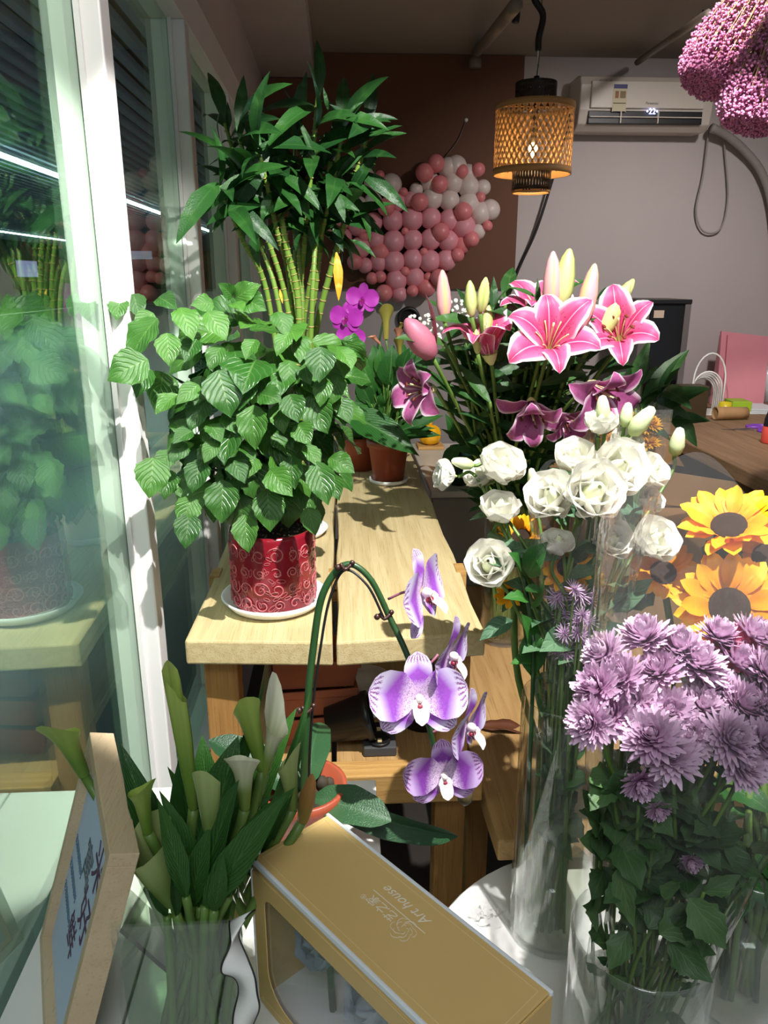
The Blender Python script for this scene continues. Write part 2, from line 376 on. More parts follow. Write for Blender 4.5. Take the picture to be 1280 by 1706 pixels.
mk('air_outlet', lambda m: m.box((ax0+.045,4.028,az0+.018),(ax1-.05,4.06,az0+.075)), m_black, ac, False, .003)
mk('louver', lambda m: m.box((ax0+.05,4.012,az0+.044),(ax1-.055,4.03,az0+.048)), m_ac, ac, False)
for k in (.3, .58):
    mk('vane', lambda m: m.box((lerp(ax0,ax1,k),4.014,az0+.02),(lerp(ax0,ax1,k)+.006,4.03,az0+.07)), m_ac, ac, False)
lx = lerp(ax0, ax1, .235)
lb = mk('energy_label', lambda m: m.box((lx,4.0165,az1-.17),(lx+.068,4.0182,az1-.05)), plain('label_paper', srgb(206,196,160), .5, .0), ac, False)
for (u0,u1,v0,v1,cc_) in ((.02,.98,.84,.99,srgb(60,60,120)),(.15,.4,.5,.75,srgb(150,90,50)),(.5,.9,.5,.75,srgb(130,110,70)),(.05,.95,.3,.33,srgb(60,50,40)),(.05,.95,.0,.03,srgb(40,36,32))):
    mk('label_print', lambda m: m.box((lx+.068*u0,4.0155,az1-.17+.12*v0),(lx+.068*u1,4.0164,az1-.17+.12*v1)), plain('print', cc_, .5, 0), lb, False)
def text(name, body, mat, parent, M, size=.1, extr=.0003, shear=0.0, align='CENTER'):
    cu = bpy.data.curves.new(name, 'FONT'); cu.body = body; cu.size = size; cu.extrude = extr; cu.shear = shear; cu.align_x = align; cu.align_y = 'CENTER'
    o = bpy.data.objects.new(name, cu); COL.objects.link(o); bpy.context.view_layer.update()
    me = bpy.data.meshes.new_from_object(o.evaluated_get(bpy.context.evaluated_depsgraph_get())); bpy.data.objects.remove(o)
    me.materials.clear(); me.materials.append(mat); return inst(name, me, parent, M)
XZ = Matrix.Rotation(PI/2, 4, 'X')
m_disp = emis('display_blue', (.45,.5,1,1), 5)
q = P(1087,186,Y=4.014); text('temperature_digits', '•22•', m_disp, ac, Matrix.Translation(q) @ XZ, .035)
q = P(1087,172,Y=4.016); text('brand_print', 'Panasonic', plain('grey_print', srgb(110,104,98), .5, 0), ac, Matrix.Translation(q) @ XZ, .016)
q = P(1010,134,Y=4.016); text('model_print', 'INVERTER', plain('grey_print2', srgb(140,132,124), .5, 0), ac, Matrix.Translation(q) @ XZ, .014)
m_pipe2 = plain('pale_wrap', srgb(160,152,146), .7, .1)
pts = [P(1186,212,Y=4.12), P(1215,228,Y=4.15), P(1245,255,Y=4.17), P(1268,285,Y=4.17), P(1284,330,Y=4.17), P(1292,400,Y=4.17), P(1294,520,Y=4.17)]
tag(mk('drain_hose', MB().tube(spline(pts,8), .020, 10), m_pipe2), 'wrapped grey pipe curving down the wall from the air conditioner', 'pipe')
pts = [P(1182,212,Y=4.2), P(1172,290,Y=4.21), P(1160,350,Y=4.21), P(1172,385,Y=4.21), P(1200,382,Y=4.21), P(1213,330,Y=4.21), P(1208,250,Y=4.21), P(1203,180,Y=4.2)]
tag(mk('power_cord', MB().tube(spline(pts,8), .0045, 7), m_pipe2), 'grey power cord hanging in a loop below the air conditioner', 'cord')

# pipes and cables under the ceiling
def pipe(name, pts, r, mat, lab, cat):
    return tag(mk(name, MB().tube(spline(pts,7), r, 10), mat), lab, cat)
m_pipe = plain('painted_pipe', srgb(134,122,110), .6, .1)
pp = thing('ceiling_pipe', 'pale elbow pipe under the ceiling at the top of the brown board', 'pipe', P(792,112,Y=4.1))
mk('pipe', MB().tube([P(792,112,Y=4.12),P(792,92,Y=4.12)]+spline([P(796,86,Y=4.08),P(812,66,Y=3.6),P(860,8,Y=2.7)],6), .022, 10), m_pipe, pp)
mk('pipe_collar', MB().tube([P(792,113,Y=4.12),P(792,97,Y=4.12)], .03, 10), m_pipe, pp)
mk('pipe_bracket', MB().bar(P(815,62,Y=3.6),P(835,58,Y=3.6)+V((0,0,.06)),.012,.004), m_bcord, pp)
q0, q1 = P(1062,104,Y=4.1), P(1180,22,Y=3.0)
pp = thing('conduit_pipe', 'thin grey conduit running under the ceiling above the air conditioner', 'pipe', q0)
mk('conduit', MB().tube([q0,q1], .014, 8), m_pipe, pp)
mk('hanger_rod', MB().tube([P(1172,16,Y=3.05), P(1172,45,Y=3.05)], .004, 6), m_bcord, pp)
pipe('thick_cable', [V((.86,2.95,2.5)), P(893,-20,Y=2.95), P(905,25,Y=2.95), P(898,62,Y=2.95), P(897,85,Y=2.95)], .011, m_bcord, 'thick black cable dropping from the ceiling above the bamboo lamp', 'cable')
pipe('dark_clamp', [P(859,-8,Y=2.95), P(861,18,Y=2.95), P(859,38,Y=2.95)], .013, m_bcord, 'short black cable end hanging from the ceiling beside the pale pipe', 'cable')
pipe('wall_cable', [P(951,190,Y=4.1), P(925,285,Y=4.18), P(895,380,Y=4.2), P(868,440,Y=4.22), P(845,495,Y=4.22)], .007, m_bcord, 'dark thin cable slanting down the wall behind the bamboo lamp', 'cable')

# bamboo pendant lamp
LY = 2.95; lc = P(889,234,Y=LY); LX, r1 = lc.x, .136
zt, zb_ = P(889,175,Y=LY).z, P(885,292,Y=LY).z
m_bam = plain('bamboo_strip', srgb(206,160,104), .55, .15, 20, transl=.15); m_bamd = plain('black_bamboo', srgb(28,22,20), .5, .1)
lamp = thing('pendant_lamp', 'woven bamboo pendant lamp with black collars and a lit bulb', 'lamp', (LX, LY, zb_))
def weave(m, r, z0, z1, n, turn, w, o):
    for s in (1,-1):
        for k in range(n):
            a0 = 2*PI*k/n; st = 9; vs = []; fs = []
            for i in range(st+1):
                tt = i/st; a = a0+s*turn*tt; rr = r+o*s*(.6+.5*math.sin(tt*40+k))
                x, y = math.cos(a), math.sin(a); dx, dy = -math.sin(a)*w/2, math.cos(a)*w/2
                for q in (-1,1): vs.append((LX+x*rr+dx*q, LY+y*rr+dy*q, lerp(z0,z1,tt)))
            fs = [(2*i,2*i+1,2*i+3,2*i+2) for i in range(st)]; m.add(vs, fs)
def hoop(m, r, z, h, t=.004):
    m.lathe([(r-t,z),(r,z),(r,z+h),(r-t,z+h),(r-t,z)], (LX,LY,0), 40)
mk('shade_weave', lambda m: weave(m, r1, zb_+.012, zt-.012, 40, .85, .0088, .0012), m_bam, lamp)
mk('hoop', lambda m: hoop(m, r1+.003, zt-.018, .02), m_bam, lamp)
mk('hoop', lambda m: hoop(m, r1+.003, zb_, .022), m_bam, lamp)
mk('top_collar', lambda m: (weave(m, r1*.52, zt-.004, zt+.07, 44, .25, .0072, .001), hoop(m, r1*.525, zt+.055, .014)), m_bamd, lamp)
mk('bottom_collar', lambda m: (weave(m, r1*.5, zb_-.055, zb_+.03, 40, .25, .0062, .001), hoop(m, r1*.505, zb_-.05, .012)), m_bamd, lamp)
mk('hoop', lambda m: hoop(m, r1*.505, zb_-.06, .009), m_bam, lamp)
mk('bulb', lambda m: m.ball((LX,LY,lerp(zb_,zt,.36)), .017, 12, 8, (1,1,1.4)), emis('bulb_glow', (1,.72,.36,1), 60), lamp)
mk('bulb_socket', lambda m: m.tube([(LX,LY,lerp(zb_,zt,.47)),(LX,LY,zt+.09)], .010, 10), m_bcord, lamp)
mk('spider', lambda m: (m.bar((LX-r1,LY,zt-.005),(LX+r1,LY,zt-.005),.006,.003), m.bar((LX,LY-r1,zt-.005),(LX,LY+r1,zt-.005),.006,.003)), m_bam, lamp, False)
mk('cord', MB().tube(spline([(LX,LY,zt+.08), P(893,140,Y=LY), P(898,95,Y=LY), (P(900,60,Y=LY).x,LY,2.5)],6), .003, 6), m_cord, lamp)
mk('cord', MB().tube(spline([(LX+.01,LY,zt+.08), P(897,140,Y=LY), P(897,95,Y=LY), P(897,80,Y=LY)],6), .0025, 6), m_whitepl, lamp)
pl = bpy.data.lights.new('pendant_glow', 'POINT'); pl.energy = 1.3; pl.color = (1,.66,.34); pl.shadow_soft_size = .02
po = bpy.data.objects.new('pendant_glow', pl); COL.objects.link(po); po.location = (LX, LY, lerp(zb_,zt,.36)-.035)

# ================================================================== plank table and stand
tb = thing('plank_table', 'long rustic table of two thick pine planks beside the window', 'table', (-.02,1.3,0))
ZT = .85
def plank(m, x0, x1, y0, y1, z0, z1, skew=0.0):
    n = 14; vs = []
    for i in range(n+1):
        y = lerp(y0, y1, i/n); j = .003*math.sin(i*1.9+x0*30)
        sk = skew*(1-i/n)
        vs += [(x0+j,y-(sk if i == 0 else 0),z0),(x1-j,y,z0),(x1-j,y,z1),(x0+j,y-(sk if i == 0 else 0),z1)]
    fs = [(0,1,2,3), tuple(4*n+k for k in (3,2,1,0))]+[(4*i+(k+1)%4,4*i+k,4*i+4+k,4*i+4+(k+1)%4) for i in range(n) for k in range(4)]
    m.add(vs, fs)
mk('plank', lambda m: plank(m,-.275,-.024,1.205,3.15,ZT-.046,ZT,-.02), m_plank, tb, False, .004)
mk('plank', lambda m: plank(m,-.014,.248,1.228,3.15,ZT-.046,ZT,.025), m_plank, tb, False, .004)
for y in (1.55, 2.3, 3.0):
    mk('batten', lambda m: m.box((-.283,y,ZT-.075),(.256,y+.05,ZT-.0465)), m_woodx, tb, False, .002)
for x in (-.283, .240):
    mk('tenon_block', lambda m: m.box((x,1.52,ZT-.05),(x+.022,1.572,ZT+.002)), m_woodx, tb, False, .002)
mk('tenon_block', lambda m: m.box((-.033,1.535,ZT-.04),(-.008,1.56,ZT+.001)), m_woodx, tb, False, .002)
for x, y in ((-.225,1.29),(.20,1.29),(-.225,3.02),(.20,3.02)):
    mk('leg', lambda m: m.box((x-.03,y-.03,0),(x+.03,y+.03,ZT-.0465)), m_woodz, tb, False, .003)
ZS = .56
mk('stretcher', lambda m: m.box((-.195,1.225,ZS-.06),(.255,1.275,ZS+.004)), m_woodx, tb, False, .003)
for x0, x1 in ((-.195,-.03),(-.02,.17)):
    mk('shelf_board', lambda m: m.box((x0,1.28,ZS-.03),(x1,3.0,ZS-.004)), m_wood, tb, False, .002)

st = thing('low_plank_stand', 'low pine plank bench stepping down beside the taller plank table', 'bench', (.38,1.2,0))
mk('plank', lambda m: plank(m,.262,.80,1.117,3.1,.455,.5,.0), m_wood, st, False, .004)
for x, y in ((.30,1.5),(.75,1.5),(.30,2.9),(.75,2.9)):
    mk('leg', lambda m: m.box((x-.025,y-.025,0),(x+.025,y+.025,.4545)), m_woodz, st, False, .003)
tag(mk('dried_leaf', MB().blade(.115,.05,'oval',4,8,.5,.15,.35,.05, M=orient(P(797,1213,Z=.503),(1,-.05,0),(0,0,1))), plain('dried_brown', srgb(96,52,26), .6, .2, 40), solid=.002), 'dark brown dried leaf lying on the low plank bench', 'leaf')

# white bench by the window and round white stool
ZB = .72
bn = thing('white_bench', 'white painted board bench along the window under the frame and gift box', 'bench', (-.15,.6,0))
bx = .043
for i, (x0, x1) in enumerate(((-.362,-.235),(-.232,-.14),(-.137,-.046),(-.043,bx))):
    mk('board', lambda m: m.box((x0,.12,ZB-.022),(x1,1.0,ZB)), m_white, bn, False, .0015)
mk('board', lambda m: m.box((bx+.003,.12,ZB-.022),(.19,.56,ZB)), m_white, bn, False, .0015)
for x, y in ((-.30,.16),(.15,.16),(-.30,.95),(.015,.95)):
    mk('leg', lambda m: m.box((x-.02,y-.02,0),(x+.02,y+.02,ZB-.0225)), m_white, bn, False, .002)
mk('apron', lambda m: m.box((-.28,.935,ZB-.08),(-.005,.955,ZB-.0225)), m_white, bn, False, .002)
sx, sy, ZR = .42, .86, .42
stl = thing('round_stool', 'round white low table holding the tall glass flower vases', 'table', (sx,sy,0))
mk('top', MB().lathe([(.001,ZR),(.315,ZR),(.32,ZR-.006),(.32,ZR-.024),(.315,ZR-.03),(.001,ZR-.03)], (sx,sy,0), 56), m_white, stl, bevel=.001)
for k in range(4):
    a = PI/4+k*PI/2
    mk('leg', MB().tube([(sx+.2*math.cos(a),sy+.2*math.sin(a),ZR-.03),(sx+.27*math.cos(a),sy+.27*math.sin(a),0)], .018, 10), m_white, stl)

# ================================================================== plants: shared leaf, petal and stem makers
lm_pot = leafmat('broad_leaf', srgb(42,90,32), srgb(84,138,52), srgb(134,166,96), .26, 7, .9, .22, .28, .7, .45)
lm_bam = leafmat('bamboo_leaf', srgb(24,62,28), srgb(44,92,34), srgb(70,116,48), .38, 2, .1, .2, .35)
lm_peace = leafmat('glossy_leaf', srgb(34,88,34), srgb(62,124,48), srgb(120,160,96), .3, 12, 1.1, .2, .4)
lm_lily = leafmat('lily_leaf', srgb(34,70,34), srgb(62,104,46), srgb(96,136,76), .4, 2, .1, .2, .35)
lm_mum = leafmat('mum_leaf', srgb(52,86,48), srgb(90,124,74), srgb(130,156,106), .5, 4, 1.3, .25, .2, .5, .2)
lm_calla = leafmat('calla_leaf', srgb(36,78,30), srgb(60,108,40), srgb(96,140,66), .35, 10, 1.0, .2, .3)
lm_orchid = leafmat('orchid_leaf', srgb(34,66,40), srgb(48,86,50), srgb(70,104,66), .35, 1, .1, .1, .4)
lm_eust = leafmat('grey_green_leaf', srgb(66,104,74), srgb(104,138,100), srgb(140,168,132), .5, 4, .5, .2, .3)
lm_yellow = leafmat('yellowed_leaf', srgb(226,170,40), srgb(236,186,60), srgb(240,210,110), .4, 2, .1, .25, .3)
def blades(n, mat, **k):
    out = []
    for i in range(n):
        kk = {a: (b() if callable(b) else b) for a, b in k.items()}
        out.append(MB().blade(1.0, kk.pop('W'), **kk).mesh('leaf', mat))
    return out
U = R.uniform
L_pot = blades(6, lm_pot, W=lambda: U(.62,.78), prof='ovate', nu=6, nv=12, bend=lambda: U(.2,.8), a0=lambda: U(.1,.35), fold=lambda: U(.1,.35), wave=.045, wf=2.6, ph=lambda: U(0,6), tooth=.03)
L_bam = blades(5, lm_bam, W=lambda: U(.17,.25), prof='lance', nu=4, nv=10, bend=lambda: U(.3,1.1), a0=lambda: U(.1,.5), fold=lambda: U(.15,.4), twist=lambda: U(-.6,.6))
L_peace = blades(4, lm_peace, W=lambda: U(.34,.46), prof='ovate', nu=6, nv=10, bend=lambda: U(.4,1.1), a0=lambda: U(.2,.5), fold=.25, wave=.03, wf=2)
L_lily = blades(5, lm_lily, W=lambda: U(.2,.3), prof='lance', nu=4, nv=9, bend=lambda: U(.3,1.0), a0=lambda: U(.1,.5), fold=lambda: U(.15,.4), twist=lambda: U(-.4,.4))
L_mum = blades(4, lm_mum, W=lambda: U(.5,.62), prof='ovate', nu=6, nv=10, bend=lambda: U(.1,.6), a0=.2, fold=.2, wave=.06, wf=2, tooth=.10)
L_strap = blades(4, lm_calla, W=lambda: U(.15,.22), prof='lance', nu=6, nv=12, bend=lambda: U(.2,.8), a0=lambda: U(0,.3), fold=lambda: U(.3,.6), wave=.06, wf=1.6, twist=lambda: U(-.5,.5))
L_eust = blades(3, lm_eust, W=lambda: U(.42,.55), prof='ovate', nu=4, nv=8, bend=lambda: U(.2,.7), a0=.2, fold=.3)
def leaf(meshes, parent, base, tip, n=None, wide=1.0, name='leaf'):
    base, tip = V(base), V(tip); d = tip-base
    n = V(n) if n else ((C0-base).normalized()*.55+V((U(-.5,.5),U(-.5,.3),.75)))
    M = orient(base, d, n, 1.0) @ Matrix.Diagonal((d.length*wide, d.length, d.length, 1))
    return inst(name, R.choice(meshes), parent, M)
def stem(parent, pts, r, mat, name='stem', n=6, seg=7):
    return mk(name, MB().tube(spline(pts, seg), r, n), mat, parent)

# ------------------------------------------------------------------ red embossed pot with the big broad-leaved plant
m_red = N('red_glaze'); _c = m_red.mix(m_red.noise(7), srgb(150,28,44), srgb(112,14,30)); m_red.bump(m_red.noise(22), .25, .006); m_red = m_red.fin(_c, .16, .6)
m_relief = plain('pale_red_relief', srgb(206,112,116), .25, .2, 40)
pf = P(452,1028,Z=.857); PX, PY, PR, PZ = pf.x, pf.y+.079, .080, .857
def saucer(m, c, r, h):
    m.lathe([(.001,0),(r*.78,0),(r*.84,.003),(r,h),(r-.004,h+.001),(r*.82,.007),(r*.76,.006),(.001,.006)], c, 40)
tag(mk('plant_saucer', lambda m: saucer(m, (PX,PY,.8505), .101, .022), m_whitepl), 'white saucer under the red embossed pot on the pine plank', 'saucer')
pot = thing('potted_plant', 'bushy broad-leaved plant in a red embossed ceramic pot by the window', 'plant', (PX,PY,PZ))
PH = .150
pb = mk('pot', MB().lathe([(.001,PZ),(PR*.93,PZ),(PR*.97,PZ+.006),(PR,PZ+.06),(PR*1.005,PZ+PH-.008),(PR*.99,PZ+PH),(PR*.93,PZ+PH),(PR*.92,PZ+PH-.03),(.001,PZ+PH-.03)], (PX,PY,0), 56), m_red, pot)
pb['label'] = 'red glazed pot with embossed scrolls'
def onpot(th, z): return V((PX+(PR+.0006)*math.sin(th), PY-(PR+.0006)*math.cos(th), PZ+z))
def scrolls(m):
    rr = random.Random(5)
    cells = [(th, z) for z in (.022,.052,.084,.118) for th in [(-1.9+.38*k+(z*9 % .3)) for k in range(11)]]
    for th, z in cells:
        s = rr.choice((-1,1)); a0 = rr.uniform(0,6.28); r0 = rr.uniform(.010,.017); turns = rr.uniform(1.1,1.6)
        pts = []
        for i in range(19):
            t = i/18; r = r0*(1-.8*t); a = a0+s*2*PI*turns*t
            pts.append(onpot(th+r*math.cos(a)/PR, min(.142,max(.006, z+r*math.sin(a)))))
        m.tube(pts, [.0006+.0008*math.sin(PI*min(1,i/18+.1)) for i in range(19)], 5)
        for q in range(3):                                  # little leaf shapes beside each scroll
            t2, z2 = th+rr.uniform(-.2,.2), min(.135,max(.012, z+rr.uniform(-.015,.015))); b = rr.uniform(0,6.28); l = rr.uniform(.005,.009)
            ring = [onpot(t2+(l*math.cos(c)*math.cos(b)-.4*l*math.sin(c)*math.sin(b))/PR, z2+l*math.cos(c)*math.sin(b)+.4*l*math.sin(c)*math.cos(b)) for c in [2*PI*k/10 for k in range(11)]]
            m.tube(ring, .0006, 4, False)
mk('relief_scrolls', scrolls, m_relief, pb)
mk('soil', lambda m: m.lathe([(.001,PZ+PH-.012),(PR*.5,PZ+PH-.010),(PR*.915,PZ+PH-.014)], (PX,PY,0), 24), m_soil, pot)
def gravel(m):
    rr = random.Random(3)
    for i in range(120):
        a, r = rr.uniform(0,6.28), PR*.86*math.sqrt(rr.random()); m.ball((PX+r*math.cos(a),PY+r*math.sin(a),PZ+PH-.011), rr.uniform(.0012,.003), 5, 3)
tag(mk('grit', gravel, plain('pale_grit', srgb(150,134,116), .9, .3, 200), pot), kind='stuff')
trunk = V((PX+.005,PY,PZ+PH-.012))
nodes = []
m_bark = plain('plant_bark', srgb(52,46,30), .8, .2, 50)
stem(pot, [trunk, trunk+V((.005,0,.07)), trunk+V((-.01,0,.16)), trunk+V((-.015,.01,.25))], [.011-.0002*i for i in range(25)], m_bark, 'trunk', 8)
for k in range(14):
    a = 2*PI*k/14; rr_ = U(.10,.2); h = U(.12,.36)
    e = trunk+V((rr_*math.cos(a)-.03, rr_*math.sin(a)*.8, h)); nodes.append(e)
    stem(pot, [trunk+V((0,0,U(.0,.1))), trunk+V((rr_*.3*math.cos(a),rr_*.3*math.sin(a),h*.7)), e], [.004-.0001*i for i in range(20)], m_stemd)
def cp(x, y, dep): return P(180+x/2.843, 460+y/2.843, Y=dep)
hand = [(340,150,405,310,1.22),(470,170,565,290,1.24),(60,105,38,200,1.24),(120,85,150,190,1.26),(215,175,120,260,1.2),(235,200,75,385,1.18),(190,395,-10,490,1.14),(200,440,125,570,1.17),
 (520,445,585,670,1.2),(430,515,320,610,1.2),(465,590,385,735,1.22),(690,610,690,825,1.2),(400,735,305,795,1.18),(510,785,455,880,1.19),(370,790,290,880,1.18),(300,830,225,920,1.17),(215,860,195,1055,1.15),(450,870,395,1030,1.19),
 (580,860,650,985,1.2),(545,965,535,1175,1.19),(650,1130,665,1315,1.22),(755,1010,770,1215,1.22),(700,860,640,960,1.23),(400,1040,345,1190,1.18),(385,1120,365,1295,1.17),(300,920,260,1055,1.19),(330,960,345,1050,1.2),
 (985,880,1045,1090,1.2),(870,850,880,1010,1.23),(945,1095,985,1225,1.22),(1010,335,1000,500,1.22),(1100,350,1160,440,1.24),(1030,480,1000,610,1.23),(860,400,850,550,1.25),(800,170,850,280,1.27),(860,265,790,360,1.25),
 (960,560,1040,750,1.24),(810,600,830,745,1.24),(720,560,820,585,1.2),(600,480,560,560,1.26),(600,110,700,35,1.3),(590,100,520,30,1.3),(590,130,640,150,1.28),(500,130,400,130,1.26),(640,110,750,160,1.3),(280,270,290,420,1.2),
 (330,560,220,640,1.2),(680,480,620,640,1.22),(740,420,700,560,1.24),(930,420,960,520,1.24),(1090,470,1060,600,1.26),(1080,580,1150,700,1.3),(900,700,960,800,1.22),(930,800,1010,900,1.22),(1050,860,1170,930,1.3),(700,300,650,400,1.25),
 (560,640,640,760,1.22),(620,790,700,880,1.21),(480,700,540,780,1.2),(310,690,380,760,1.22),(860,560,900,690,1.22),(1060,940,1090,1060,1.25),(420,300,360,400,1.22),(240,100,330,160,1.24),(540,330,470,430,1.23)]
for (bx_, by_, tx, ty, dep) in hand:
    b = cp(bx_, by_, dep+.03); e = cp(tx, ty, dep)
    leaf(L_pot, pot, b, e, (C0-b).normalized()*.8+V((U(-.35,.35),U(-.3,.3),U(.1,.7))), U(.95,1.2))
cen = P(430,680,Y=1.40)
k = 0
while k < 150:
    d = V((U(-1,1),U(-1,1),U(-1,1)))
    if not .35 < d.length < 1: continue
    b = cen+V((d.x*.165, d.y*.14, d.z*.185))
    if b.z < 1.03 and d.y > -.2: continue
    o = V((d.x*.8, d.y*.8, -.55+.5*d.z))+V((U(-.4,.4),U(-.4,.4),U(-.3,.3)))
    e = b+o.normalized()*U(.06,.095)
    if e.x < -.325: continue
    leaf(L_pot, pot, b, e, V((d.x,d.y-.3,.8))+V((U(-.4,.4),U(-.4,.4),0)), U(.95,1.2)); k += 1
for e in R.sample(nodes, 10):
    for q in range(2):
        o = V((U(-1,1),U(-1,1),-.5)).normalized()*U(.06,.09)
        if e.x+o.x > -.32: leaf(L_pot, pot, e, e+o)

# ------------------------------------------------------------------ lucky bamboo in a white pot behind it
BX, BY = P(492,880,Y=1.80).x, 1.80
tag(mk('plant_saucer', lambda m: saucer(m, (BX,BY,.8505), .082, .018), m_whitepl), 'white saucer under the white bamboo pot', 'saucer')
bam = thing('lucky_bamboo', 'tall lucky bamboo with many segmented canes in a white pot', 'plant', (BX,BY,.857))
mk('pot', MB().lathe([(.001,.857),(.060,.857),(.068,.96),(.070,.985),(.063,.985),(.060,.95),(.001,.95)], (BX,BY,0), 40), m_whitepl, bam)
def c2(x, y, dep): return P(320+x/2.909, 80+y/2.909, Y=dep)
n = N('cane_green'); m_cane = n.fin(n.mix(n.noise(16), srgb(120,150,62), srgb(84,120,44)), .4, .4)
n = N('cane_ring'); m_ring = n.fin(n.mix(n.noise(30), srgb(178,160,100), srgb(140,120,70)), .6, .3)
canes = [(455,950,520,1330),(620,960,560,1440),(740,840,590,1430),(350,870,470,1300),(240,920,375,1240),(410,880,480,1200),(520,1020,530,1380),(660,760,540,1360),(500,850,500,1100),(600,900,580,1300),(560,800,520,1250),(300,850,430,1300)]
tops = []
for i, (x0, y0, x1, y1) in enumerate(canes):
    dep = 1.80+U(-.06,.06); a = c2(x0, y0, dep+U(-.08,.05)); b = c2(x1, y1, dep); foot = V((BX+U(-.035,.035), BY+U(-.035,.035), .95))
    top = a+(a-b).normalized()*U(.10,.22); pts = spline([foot, b, a, top], 10)
    rads = [.0085 if i < 3 else .0065]*len(pts)
    mb = MB().tube(pts, [r_*(1-.35*j/len(pts)) for j, r_ in enumerate(rads)], 9)
    cn = mk('cane', mb, m_cane, bam); tops.append((a, top))
    mb = MB(); L = 0
    for p_, q_ in zip(pts, pts[1:]):
        for hh in (.25, .75):
            c_ = p_.lerp(q_, hh)
            if (L := L+1) % 2: mb.tube([c_, c_.lerp(q_, .12)], rads[0]*.98, 9)
    mk('node_ring', mb, m_ring, cn)['kind'] = 'stuff'
hb = [(430,590,436,225,.24),(700,640,860,430,.2),(760,650,995,745,.24),(740,680,925,905,.22),(690,690,745,835,.3),(640,560,655,400,.2),(600,560,520,330,.16),(480,650,640,745,.26),(770,930,900,1000,.24),(545,330,530,100,.22),(335,330,312,215,.25),
 (175,400,180,262,.25),(140,450,110,300,.2),(265,360,238,270,.25),(420,600,95,595,.22),(400,640,85,690,.2),(210,590,105,880,.22),(180,790,95,885,.26),(310,880,300,1060,.36),(225,800,250,925,.35),(525,900,485,965,.3),(600,830,575,970,.35),(690,860,730,985,.35),
 (740,360,800,230,.14),(660,300,640,200,.2),(560,620,700,560,.2),(620,600,700,430,.2),(330,620,200,470,.22),(260,560,150,520,.2),(480,560,580,480,.2),(470,480,360,360,.2),(520,700,560,830,.3),(380,700,330,830,.3),(240,700,140,780,.24)]
for x0, y0, x1, y1, wd in hb:
    dep = 1.72+U(-.08,.06); b = c2(x0,y0,dep+.03); e = c2(x1,y1,dep)
    leaf(L_bam, bam, b, e, None, wd/.21)
for a, top in tops:
    for q in range(14):
        b = a.lerp(top, U(.05,1.15)); ang = U(0,6.28)
        o = V((math.cos(ang)*.8, math.sin(ang)*.8, U(-.5,.9))).normalized()*U(.10,.18)
        if b.x+o.x > -.31 and b.x+o.x < .18: leaf(L_bam, bam, b, b+o, None, U(1,1.4))
    leaf(L_bam, bam, top, top+V((U(-.04,.04),U(-.04,.04),U(.1,.16))), None, 1.1)
for x0,y0,x1,y1 in ((700,990,715,1230),(425,1170,440,1240)):
    b, e = c2(x0,y0,1.7), c2(x1,y1,1.69); me = MB().blade(1,.2,'lance',4,8,.5,.2,.3).mesh('leaf', lm_yellow)
    o = leaf([me], bam, b, e, None, 1.1); o['label'] = 'yellowed leaf'

# ------------------------------------------------------------------ small terracotta pot with a peace lily like plant
qx = P(649,806,Z=.856); TX, TY = qx.x, qx.y+.045
def wavy(m, c, r):
    m.lathe([(.001,0),(r*.85,0),(r*.95,.004),(r,.013),(r-.003,.014),(r*.9,.006),(.001,.005)], c, 40)
tag(mk('plant_saucer', lambda m: wavy(m, (TX,TY,.8505), .061), m_whitepl), 'small white saucer under the little terracotta-coloured pot', 'saucer')
pe = thing('potted_plant', 'green leafy plant with peach flowers in a small terracotta-coloured plastic pot', 'plant', (TX,TY,.856))
mk('pot', MB().lathe([(.001,.856),(.046,.856),(.060,.962),(.066,.963),(.067,.984),(.060,.984),(.056,.95),(.001,.95)], (TX,TY,0), 36), m_tcp, pe)
mk('soil', lambda m: m.lathe([(.001,.968),(.058,.966)], (TX,TY,0), 20), m_soil, pe)
def c6(x, y, dep): return P(540+x/3.556, 440+y/3.556, Y=dep)
o = leaf(L_peace, pe, c6(115,875,TY-.03), c6(565,1160,TY-.10), V((-.3,-.6,.8)), 1.05)
for k in range(72):
    x, y = U(150,640), U(450,870); b = V((TX+U(-.025,.025), TY+U(-.025,.025), .965)); e = c6(x, y, TY+U(-.12,.14))
    m_ = b.lerp(e, U(.45,.65))+V((0,0,.02))
    stem(pe, [b, b.lerp(m_,.5)+V((0,0,.02)), m_], .0022, m_stem, n=5, seg=4)
    leaf(L_peace, pe, m_, e, None, U(1.1,1.5))
for k in range(12):
    b = V((TX+U(-.02,.02), TY+U(-.02,.02), .965)); a = U(0,6.28); e = b+V((.17*math.cos(a),.1*math.sin(a),U(.02,.12)))
    leaf(L_peace, pe, b+V((0,0,.02)), e, None, U(.6,.9))
m_peach = plain('peach_spathe', srgb(232,160,130), .45, .15, 40, transl=.2); m_peachg = plain('olive_spathe', srgb(176,168,80), .45, .15, 40, transl=.2)
def calla_mesh(mat, L=1.0, rb=.07, rm=.12, rt=.3, lip=.25, seed=0, n=18, m_=12):
    mb = MB(); vs = []; uv = []; rr = random.Random(seed)
    for j in range(m_+1):
        t = j/m_; r = lerp(lerp(rb, rm, min(1, t*1.6)), rt, max(0, (t-.6)/.4)**2)
        for i in range(n+1):
            a = 2*PI*i/n*1.12; f = .5+.5*math.cos(a-PI)
            z = L*t*(1-.22*(1-f))+lip*max(0, (t-.7)/.3)*f**3
            r2 = r*(1+.45*f**2*max(0,(t-.7)/.3))*(1-.06*(i/n)) + .02*math.sin(3*a+seed)*t
            vs.append((r2*math.cos(a), r2*math.sin(a), z)); uv.append((i/n, t))
    k = n+1; mb.add(vs, [(j*k+i,j*k+i+1,(j+1)*k+i+1,(j+1)*k+i) for j in range(m_) for i in range(n)], uv)
    return mb.mesh('spathe', mat)
